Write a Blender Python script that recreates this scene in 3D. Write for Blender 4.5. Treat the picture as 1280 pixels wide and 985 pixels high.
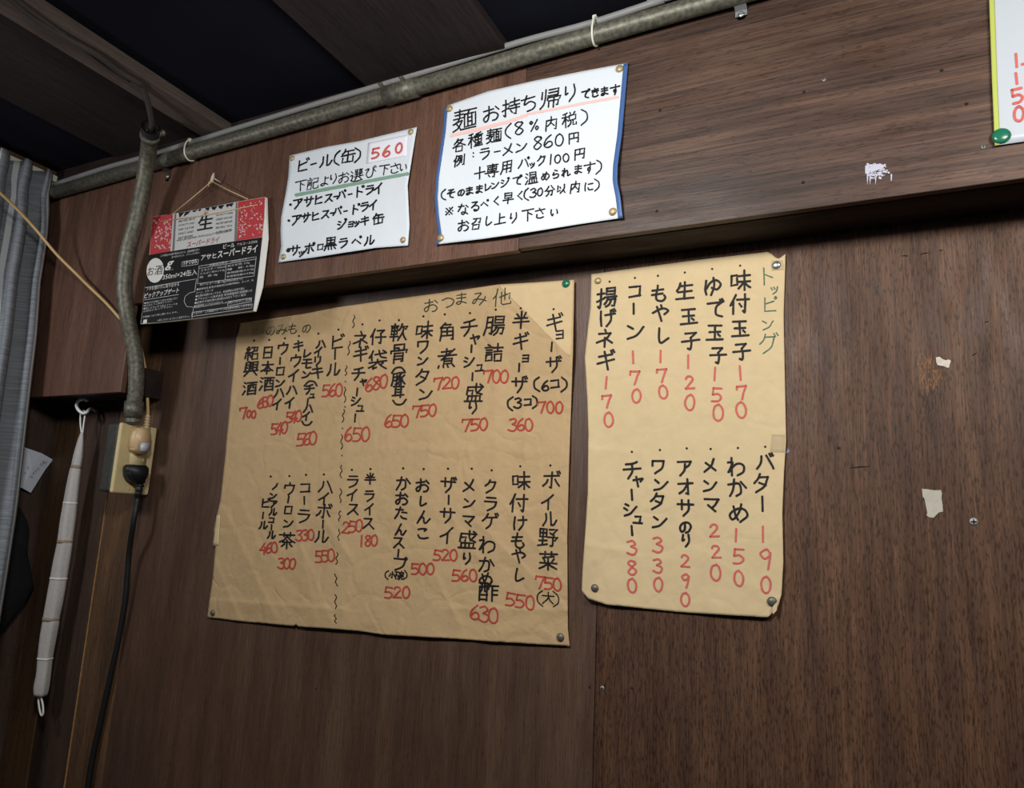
import bpy, bmesh, math, random
from mathutils import Vector, Matrix, noise
random.seed(7)
C = bpy.context.scene
COL = C.collection
for o in list(bpy.data.objects): bpy.data.objects.remove(o)

# ------------------------------------------------------------------ camera
F = 900.0; CX, CY = 640.0, 492.5; H = 1.45
R_ = Vector((0.89920627, 0.43510937, 0.04591201)); U_ = Vector((0.03892079, -0.18406857, 0.98214252)); D_ = Vector((-0.43579037, 0.88136179, 0.18245042))
CAM = Vector((0, 0, H))
cd = bpy.data.cameras.new('camera'); cam = bpy.data.objects.new('camera', cd); COL.objects.link(cam)
cam.matrix_world = Matrix(((R_.x, U_.x, -D_.x, 0), (R_.y, U_.y, -D_.y, 0), (R_.z, U_.z, -D_.z, H), (0, 0, 0, 1)))
cd.sensor_fit = 'HORIZONTAL'; cd.sensor_width = 36; cd.lens = 36 * F / 1280; cd.clip_start = 0.01; cd.clip_end = 50
C.camera = cam
# ------------------------------------------------------------------ light
w = bpy.data.worlds.new('world'); C.world = w; w.use_nodes = True
w.node_tree.nodes['Background'].inputs[0].default_value = (0.75, 0.85, 1.0, 1)
w.node_tree.nodes['Background'].inputs[1].default_value = 0.055
def lamp(name, loc, target, power, sx, sy, col=(1, 0.95, 0.88)):
    l = bpy.data.lights.new(name, 'AREA'); l.shape = 'RECTANGLE'; l.size = sx; l.size_y = sy; l.energy = power; l.color = col
    o = bpy.data.objects.new(name, l); COL.objects.link(o); o.location = loc
    o.rotation_euler = (Vector(target) - Vector(loc)).to_track_quat('-Z', 'Y').to_euler()
    return o
lamp('counter_lamp', (-0.36, 0.12, H + 0.52), (-0.3, 1.0, H + 0.15), 7.9, 0.2, 0.12, (1, 0.985, 0.96))
lamp('side_lamp', (0.45, 0.32, H + 0.52), (0.3, 1.0, H + 0.25), 5.2, 0.3, 0.12, (1, 0.98, 0.95))
lamp('corner_lamp', (-1.42, 0.22, H + 0.40), (-1.25, 1.0, H + 0.05), 2.3, 0.12, 0.12, (0.96, 0.97, 1.0))
C.view_settings.view_transform = 'Standard'; C.view_settings.look = 'None'
C.view_settings.gamma = 1; C.view_settings.exposure = 0.0; C.view_settings.use_curve_mapping = False
C.cycles.use_denoising = True

# ------------------------------------------------------------------ pixel -> place helpers
def ray(x, y): return D_ + R_ * ((x - CX) / F) + U_ * (-(y - CY) / F)
def onY(px, Y):
    v = ray(*px); return CAM + v * (Y / v.y)
def onX(px, X):
    v = ray(*px); return CAM + v * (X / v.x)
def onZ(px, Z):
    v = ray(*px); return CAM + v * ((Z - H) / v.z)
VX = (-1217.0, 573.0); VZ = (866.5, -4352.0)

# ------------------------------------------------------------------ materials
def srgb(r, g, b):
    f = lambda c: (c / 255 / 12.92) if c / 255 <= 0.04045 else ((c / 255 + 0.055) / 1.055) ** 2.4
    return (f(r), f(g), f(b), 1)
def newmat(name):
    m = bpy.data.materials.new(name); m.use_nodes = True
    nt = m.node_tree; b = nt.nodes['Principled BSDF']
    return m, nt, b
def mat(name, col, rough=0.6, metal=0.0, spec=0.5, noise_amt=0.0, nscale=40, bump=0.0, trans=0.0):
    m, nt, b = newmat(name)
    b.inputs['Base Color'].default_value = col; b.inputs['Roughness'].default_value = rough
    b.inputs['Metallic'].default_value = metal; b.inputs['Specular IOR Level'].default_value = spec
    if trans: b.inputs['Alpha'].default_value = 1 - trans
    if noise_amt or bump:
        tc = nt.nodes.new('ShaderNodeTexCoord'); n = nt.nodes.new('ShaderNodeTexNoise')
        n.inputs['Scale'].default_value = nscale; n.inputs['Detail'].default_value = 6
        nt.links.new(tc.outputs['Object'], n.inputs['Vector'])
        if noise_amt:
            r = nt.nodes.new('ShaderNodeMapRange'); r.inputs[1].default_value = 0.3; r.inputs[2].default_value = 0.7
            r.inputs[3].default_value = 1 - noise_amt; r.inputs[4].default_value = 1 + noise_amt
            mx = nt.nodes.new('ShaderNodeVectorMath'); mx.operation = 'SCALE'; mx.inputs[0].default_value = col[:3]
            nt.links.new(n.outputs['Fac'], r.inputs[0]); nt.links.new(r.outputs[0], mx.inputs['Scale'])
            nt.links.new(mx.outputs[0], b.inputs['Base Color'])
        if bump:
            bp = nt.nodes.new('ShaderNodeBump'); bp.inputs['Strength'].default_value = bump; bp.inputs['Distance'].default_value = 0.002
            nt.links.new(n.outputs['Fac'], bp.inputs['Height']); nt.links.new(bp.outputs[0], b.inputs['Normal'])
    return m
def wood(name, dark, mid, light, axis='Z', fleck=0.6, rough=0.5, spec=0.4, tilt=0.0, seed=0.0, blotch=0.5, bands=1.0, fl=(0.56, 0.66), pf=(80, 470), ff=(16, 520), fa=(0.72, 1.26)):
    m, nt, b = newmat(name); N = nt.nodes; L = nt.links
    tc = N.new('ShaderNodeTexCoord')
    def noi(along, across, detail=3, off=0.0, rough_=0.55, dist=0.0):
        mp = N.new('ShaderNodeMapping')
        s = {'Z': (across, across, along), 'X': (along, across, across), 'Y': (across, along, across)}[axis]
        mp.inputs['Scale'].default_value = s; mp.inputs['Location'].default_value = (off + seed, seed * 1.7, off * 0.7)
        if axis != 'Y': mp.inputs['Rotation'].default_value = (0, tilt, 0)
        n = N.new('ShaderNodeTexNoise'); n.inputs['Scale'].default_value = 1; n.inputs['Detail'].default_value = detail
        n.inputs['Roughness'].default_value = rough_; n.inputs['Distortion'].default_value = dist
        L.new(tc.outputs['Object'], mp.inputs['Vector']); L.new(mp.outputs[0], n.inputs['Vector']); return n.outputs['Fac']
    def ramp(src, lo, hi, a, bb):
        r = N.new('ShaderNodeMapRange'); r.inputs[1].default_value = lo; r.inputs[2].default_value = hi
        r.inputs[3].default_value = a; r.inputs[4].default_value = bb; L.new(src, r.inputs[0]); return r.outputs[0]
    def mul(a, bb):
        q = N.new('ShaderNodeMath'); q.operation = 'MULTIPLY'; L.new(a, q.inputs[0]); L.new(bb, q.inputs[1]); return q.outputs[0]
    band = noi(1.1 * bands, 16 * bands, 4, 3.1, 0.6, 0.3)
    cr = N.new('ShaderNodeValToRGB'); e = cr.color_ramp.elements
    e[0].position = 0.32; e[0].color = dark; e[1].position = 0.68; e[1].color = light
    q = e.new(0.5); q.color = mid
    L.new(band, cr.inputs[0])
    fib = ramp(noi(ff[0], ff[1], 3, 1.0), 0.3, 0.7, fa[0], fa[1])
    pore = ramp(noi(pf[0], pf[1], 2, 7.7), fl[0], fl[1], 1.0, 1 - fleck)
    bl = ramp(noi(2.3, 3.4, 3, 5.0), 0.3, 0.7, 1 - 0.35 * blotch, 1 + 0.35 * blotch)
    k = mul(mul(fib, pore), bl)
    mx = N.new('ShaderNodeVectorMath'); mx.operation = 'SCALE'; L.new(cr.outputs[0], mx.inputs[0]); L.new(k, mx.inputs['Scale'])
    L.new(mx.outputs[0], b.inputs['Base Color'])
    b.inputs['Roughness'].default_value = rough; b.inputs['Specular IOR Level'].default_value = spec
    rr = ramp(noi(12, 60, 3, 9.0), 0.3, 0.7, rough - 0.1, rough + 0.15); L.new(rr, b.inputs['Roughness'])
    bp = N.new('ShaderNodeBump'); bp.inputs['Strength'].default_value = 0.25; bp.inputs['Distance'].default_value = 0.0006
    L.new(k, bp.inputs['Height']); L.new(bp.outputs[0], b.inputs['Normal'])
    return m
def lin(r, g, b): return (r, g, b, 1)
M = {}
M['wall'] = wood('lauan_plywood', srgb(72, 50, 38), srgb(84, 59, 44), srgb(98, 70, 51), 'Z', 0.5, 0.5, 0.26, seed=2.0, blotch=0.6, bands=2.6, fl=(0.53, 0.62), pf=(95, 540), fa=(0.62, 1.34))
M['wall_left_sheet'] = wood('brown_plywood', srgb(74, 54, 43), srgb(84, 62, 49), srgb(92, 69, 54), 'Z', 0.25, 0.42, 0.45, seed=11.0, blotch=0.45, bands=2.0)
M['plank'] = wood('old_plank', srgb(78, 58, 44), srgb(94, 70, 50), srgb(112, 82, 56), 'Z', 0.3, 0.55, 0.3, seed=23.0, bands=1.5)
M['fascia_h'] = wood('fascia_plywood', srgb(58, 42, 34), srgb(74, 54, 44), srgb(88, 66, 53), 'X', 0.4, 0.47, 0.38, tilt=0.02, seed=5.0, blotch=1.0, bands=2.4, ff=(8, 380), fa=(0.55, 1.38))
M['fascia_v'] = wood('fascia_veneer', srgb(86, 61, 49), srgb(98, 70, 57), srgb(108, 80, 65), 'Z', 0.3, 0.45, 0.4, tilt=0.08, seed=8.0, blotch=0.35, bands=1.8)
M['dark_wood'] = wood('dark_timber', srgb(58, 46, 39), srgb(70, 55, 46), srgb(80, 62, 52), 'Z', 0.3, 0.6, 0.25, seed=3.0, bands=1.5)
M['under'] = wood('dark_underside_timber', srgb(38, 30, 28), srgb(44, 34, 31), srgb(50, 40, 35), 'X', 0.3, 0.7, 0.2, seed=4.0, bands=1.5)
M['joist'] = wood('ceiling_joist', srgb(84, 74, 68), srgb(94, 82, 76), srgb(102, 90, 82), 'Y', 0.2, 0.7, 0.15, seed=6.0, bands=0.5)
M['cboard'] = wood('ceiling_board', srgb(44, 38, 37), srgb(50, 43, 42), srgb(56, 48, 46), 'Y', 0.2, 0.75, 0.1, seed=6.5, bands=0.5)
M['ceil'] = mat('dark_ceiling', srgb(20, 21, 30), 0.9, spec=0.1, noise_amt=0.15, nscale=6)
M['floor'] = mat('concrete_floor', srgb(96, 92, 86), 0.8, noise_amt=0.2, nscale=8)
M['edge'] = mat('raw_plywood_edge', srgb(176, 128, 78), 0.8, noise_amt=0.2, nscale=120)

# ------------------------------------------------------------------ object helpers
def link(name, me, m=None, parent=None):
    o = bpy.data.objects.new(name, me); COL.objects.link(o)
    if m is not None: me.materials.append(m)
    if parent is not None: o.parent = parent
    return o
def base_of(parent):
    v = Vector((0, 0, 0))
    while parent is not None: v += parent.location; parent = parent.parent
    return v
def mk(name, verts, faces, m, parent=None, smooth=False, origin=None):
    off = base_of(parent)
    if origin is not None: off = off + (Vector(origin) - off)
    me = bpy.data.meshes.new(name)
    me.from_pydata([tuple(Vector(v) - off) for v in verts], [], faces); me.validate(); me.update()
    if smooth:
        for p in me.polygons: p.use_smooth = True
    o = link(name, me, m, parent)
    if origin is not None: o.location = Vector(origin) - base_of(parent)
    return o
def bm_obj(name, bm, m, parent=None, smooth=False, origin=None, recalc=True):
    if recalc: bmesh.ops.recalc_face_normals(bm, faces=bm.faces)
    off = base_of(parent) if origin is None else Vector(origin)
    for v in bm.verts: v.co -= off
    me = bpy.data.meshes.new(name); bm.to_mesh(me); bm.free()
    if smooth:
        for p in me.polygons: p.use_smooth = True
    o = link(name, me, m, parent)
    if origin is not None: o.location = Vector(origin) - base_of(parent)
    return o
def tag(o, label, cat, group=None, kind=None):
    o['label'] = label; o['category'] = cat
    if group: o['group'] = group
    if kind: o['kind'] = kind
    return o
def empty(name, loc, label, cat, group=None):
    o = bpy.data.objects.new(name, None); COL.objects.link(o); o.location = loc; o.empty_display_size = 0.02
    return tag(o, label, cat, group)
def add_box(bm, lo, hi, bev=0.0, seg=2):
    r = bmesh.ops.create_cube(bm, size=1)
    c = (Vector(lo) + Vector(hi)) / 2; s = Vector(hi) - Vector(lo)
    for v in r['verts']: v.co = Vector((v.co.x * s.x, v.co.y * s.y, v.co.z * s.z)) + c
    if bev:
        es = list({e for v in r['verts'] for e in v.link_edges})
        bmesh.ops.bevel(bm, geom=es, offset=bev, segments=seg, affect='EDGES', profile=0.5)
def box(name, lo, hi, m, parent=None, bev=0.0, seg=2):
    bm = bmesh.new(); add_box(bm, lo, hi, bev, seg); return bm_obj(name, bm, m, parent)
def catmull(pts, n=8):
    P = [Vector(p) for p in pts]
    if len(P) < 3: return P
    out = []
    for i in range(len(P) - 1):
        p0 = P[i - 1] if i > 0 else P[0] * 2 - P[1]; p1 = P[i]; p2 = P[i + 1]
        p3 = P[i + 2] if i + 2 < len(P) else P[-1] * 2 - P[-2]
        for k in range(n):
            t = k / n
            out.append(0.5 * ((2 * p1) + (p2 - p0) * t + (2 * p0 - 5 * p1 + 4 * p2 - p3) * t * t + (3 * p1 - p0 - 3 * p2 + p3) * t ** 3))
    out.append(P[-1]); return out
def add_tube(bm, pts, rad, sides=12, caps=True, hollow=False):
    P = [Vector(p) for p in pts]; n = len(P)
    rads = rad if isinstance(rad, (list, tuple)) else [rad] * n
    t0 = (P[1] - P[0]).normalized(); up = Vector((0, 0, 1)) if abs(t0.z) < 0.9 else Vector((1, 0, 0))
    nrm = t0.cross(up).normalized(); rings = []
    for i in range(n):
        t = (P[min(i + 1, n - 1)] - P[max(i - 1, 0)]).normalized()
        nrm = (nrm - t * nrm.dot(t)).normalized(); b = t.cross(nrm)
        rings.append([bm.verts.new(P[i] + (nrm * math.cos(2 * math.pi * k / sides) + b * math.sin(2 * math.pi * k / sides)) * rads[i]) for k in range(sides)])
    for a, c in zip(rings, rings[1:]):
        for k in range(sides): bm.faces.new((a[k], a[(k + 1) % sides], c[(k + 1) % sides], c[k]))
    if caps: bm.faces.new(rings[0]); bm.faces.new(rings[-1][::-1])
def tube(name, pts, rad, m, parent=None, sides=12, origin=None):
    bm = bmesh.new(); add_tube(bm, pts, rad, sides); return bm_obj(name, bm, m, parent, True, origin)
def add_lathe(bm, prof, origin, axis, sides=20):
    axis = Vector(axis).normalized(); a = axis.orthogonal().normalized(); b = axis.cross(a); O = Vector(origin); rings = []
    for r, h in prof:
        if r <= 1e-7: rings.append([bm.verts.new(O + axis * h)])
        else: rings.append([bm.verts.new(O + axis * h + (a * math.cos(2 * math.pi * k / sides) + b * math.sin(2 * math.pi * k / sides)) * r) for k in range(sides)])
    for p, q in zip(rings, rings[1:]):
        for k in range(sides):
            k2 = (k + 1) % sides
            if len(p) == 1 and len(q) == 1: continue
            if len(p) == 1: bm.faces.new((p[0], q[k2], q[k]))
            elif len(q) == 1: bm.faces.new((p[k], p[k2], q[0]))
            else: bm.faces.new((p[k], p[k2], q[k2], q[k]))
def lathe(name, prof, origin, axis, m, parent=None, sides=20, smooth=True):
    bm = bmesh.new(); add_lathe(bm, prof, origin, axis, sides); return bm_obj(name, bm, m, parent, smooth)
def slab_poly(name, pts, th, m, parent=None):
    """polygon facing the room (-Y), th thick towards the room"""
    n = len(pts); P = [Vector(p) for p in pts]
    verts = [p + Vector((0, -th, 0)) for p in P] + P
    bm = bmesh.new(); vs = [bm.verts.new(v) for v in verts]
    bm.faces.new(vs[:n]); bm.faces.new(vs[n:][::-1])
    for i in range(n): bm.faces.new((vs[i], vs[(i + 1) % n], vs[n + (i + 1) % n], vs[n + i]))
    return bm_obj(name, bm, m, parent)

# ------------------------------------------------------------------ the room
YF, YB, XL, XR = 0.90, 1.0, -1.64, 1.9
ZT = H + 0.80
def struct(o): o['kind'] = 'structure'; return o
struct(box('floor', (XL - 0.3, -2.5, -0.1), (XR + 0.3, YB + 0.2, 0), M['floor']))
struct(box('wall_left', (XL - 0.1, -2.5, 0), (XL, YB + 0.1, ZT + 0.1), M['dark_wood']))
wb = struct(box('wall_back', (XL - 0.1, YB + 0.006, 0), (XR, YB + 0.1, ZT + 0.1), M['dark_wood']))
SEAM = -0.3445
box('plywood_sheet', (SEAM, YB - 0.003, 0), (XR, YB + 0.005, ZT), M['wall'], wb, 0.0008)
box('plywood_sheet', (-1.318, YB - 0.0015, 0), (SEAM - 0.0012, YB + 0.005, ZT), M['wall_left_sheet'], wb, 0.0008)
box('plank', (-1.425, YB - 0.001, 0), (-1.3195, YB + 0.005, ZT), M['plank'], wb, 0.001)
box('plank', (-1.545, YB, 0), (-1.4285, YB + 0.005, ZT), M['dark_wood'], wb, 0.001)
box('plank', (XL + 0.001, YB - 0.001, 0), (-1.547, YB + 0.005, ZT), M['plank'], wb, 0.001)
mk('chipped_edge', [(-1.4290, YB - 0.0016, 0.7), (-1.4262, YB - 0.0016, 0.7), (-1.4268, YB - 0.0016, H + 0.02), (-1.4280, YB - 0.0016, H + 0.02),
    (-1.4290, YB + 0.003, 0.7), (-1.4262, YB + 0.003, 0.7), (-1.4268, YB + 0.003, H + 0.02), (-1.4280, YB + 0.003, H + 0.02)],
   [(0, 1, 2, 3), (0, 3, 7, 4), (1, 5, 6, 2), (3, 2, 6, 7), (4, 5, 1, 0), (4, 7, 6, 5)], M['edge'], wb)
# fascia: an upper wall that stands 10 cm proud of the lower one
FB = H + 0.404; FS = -0.446; LB = H + 0.224; LX = onY((154.5, 460), 0.9).x
fas = struct(bpy.data.objects.new('wall_upper', None)); COL.objects.link(fas)
box('fascia_board', (FS, YF, FB), (XR, YF + 0.012, ZT), M['fascia_h'], fas, 0.001)
box('fascia_board', (LX, YF + 0.0005, FB - 0.002), (FS - 0.0005, YF + 0.012, ZT), M['fascia_v'], fas, 0.001)
box('fascia_board', (XL + 0.001, YF + 0.0005, LB), (LX - 0.0008, YF + 0.012, ZT), M['fascia_v'], fas, 0.001)
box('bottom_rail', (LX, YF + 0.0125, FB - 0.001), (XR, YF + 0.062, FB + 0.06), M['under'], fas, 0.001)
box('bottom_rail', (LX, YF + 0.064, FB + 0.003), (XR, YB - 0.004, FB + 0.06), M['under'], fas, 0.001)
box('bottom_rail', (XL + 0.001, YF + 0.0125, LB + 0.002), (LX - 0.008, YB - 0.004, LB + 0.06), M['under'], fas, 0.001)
struct(box('added_dark_strip', (XL + 0.02, YF - 0.003, H + 0.716), (XR, YF - 0.0001, H + 0.7455), M['under']))  # dark strip added to darken the wall top above the conduit
# ceiling: boards along Y with darker ceiling between them
ce = struct(box('ceiling', (XL - 0.1, -2.5, H + 0.746), (XR, YB + 0.1, H + 0.84), M['ceil']))
ZC = H + 0.728
def edgeX(*pxs): return sum(onZ(p, ZC).x for p in pxs) / len(pxs)
j0 = edgeX((10, 8), (230, 165)); j1 = edgeX((50, 2), (265, 155)); l0 = edgeX((5, 124), (130, 203))
b0 = edgeX((385, 42), (445, 97)); b1 = edgeX((590, 5), (625, 50))
box('ceiling_board', (l0, -2.4, ZC + 0.012), (j0 + 0.004, YF - 0.001, ZC + 0.0175), M['cboard'], ce, 0.002)
box('joist', (j0, -2.4, ZC - 0.004), (j1, YF - 0.001, ZC + 0.0175), M['joist'], ce, 0.003)
box('ceiling_board', (b0, -2.4, ZC), (b1, YF - 0.001, ZC + 0.0175), M['cboard'], ce, 0.002)
struct(box('trim_1', (XL, -2.4, H + 0.7355), (XL + 0.018, YF - 0.001, H + 0.7455), M['plank']))

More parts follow.
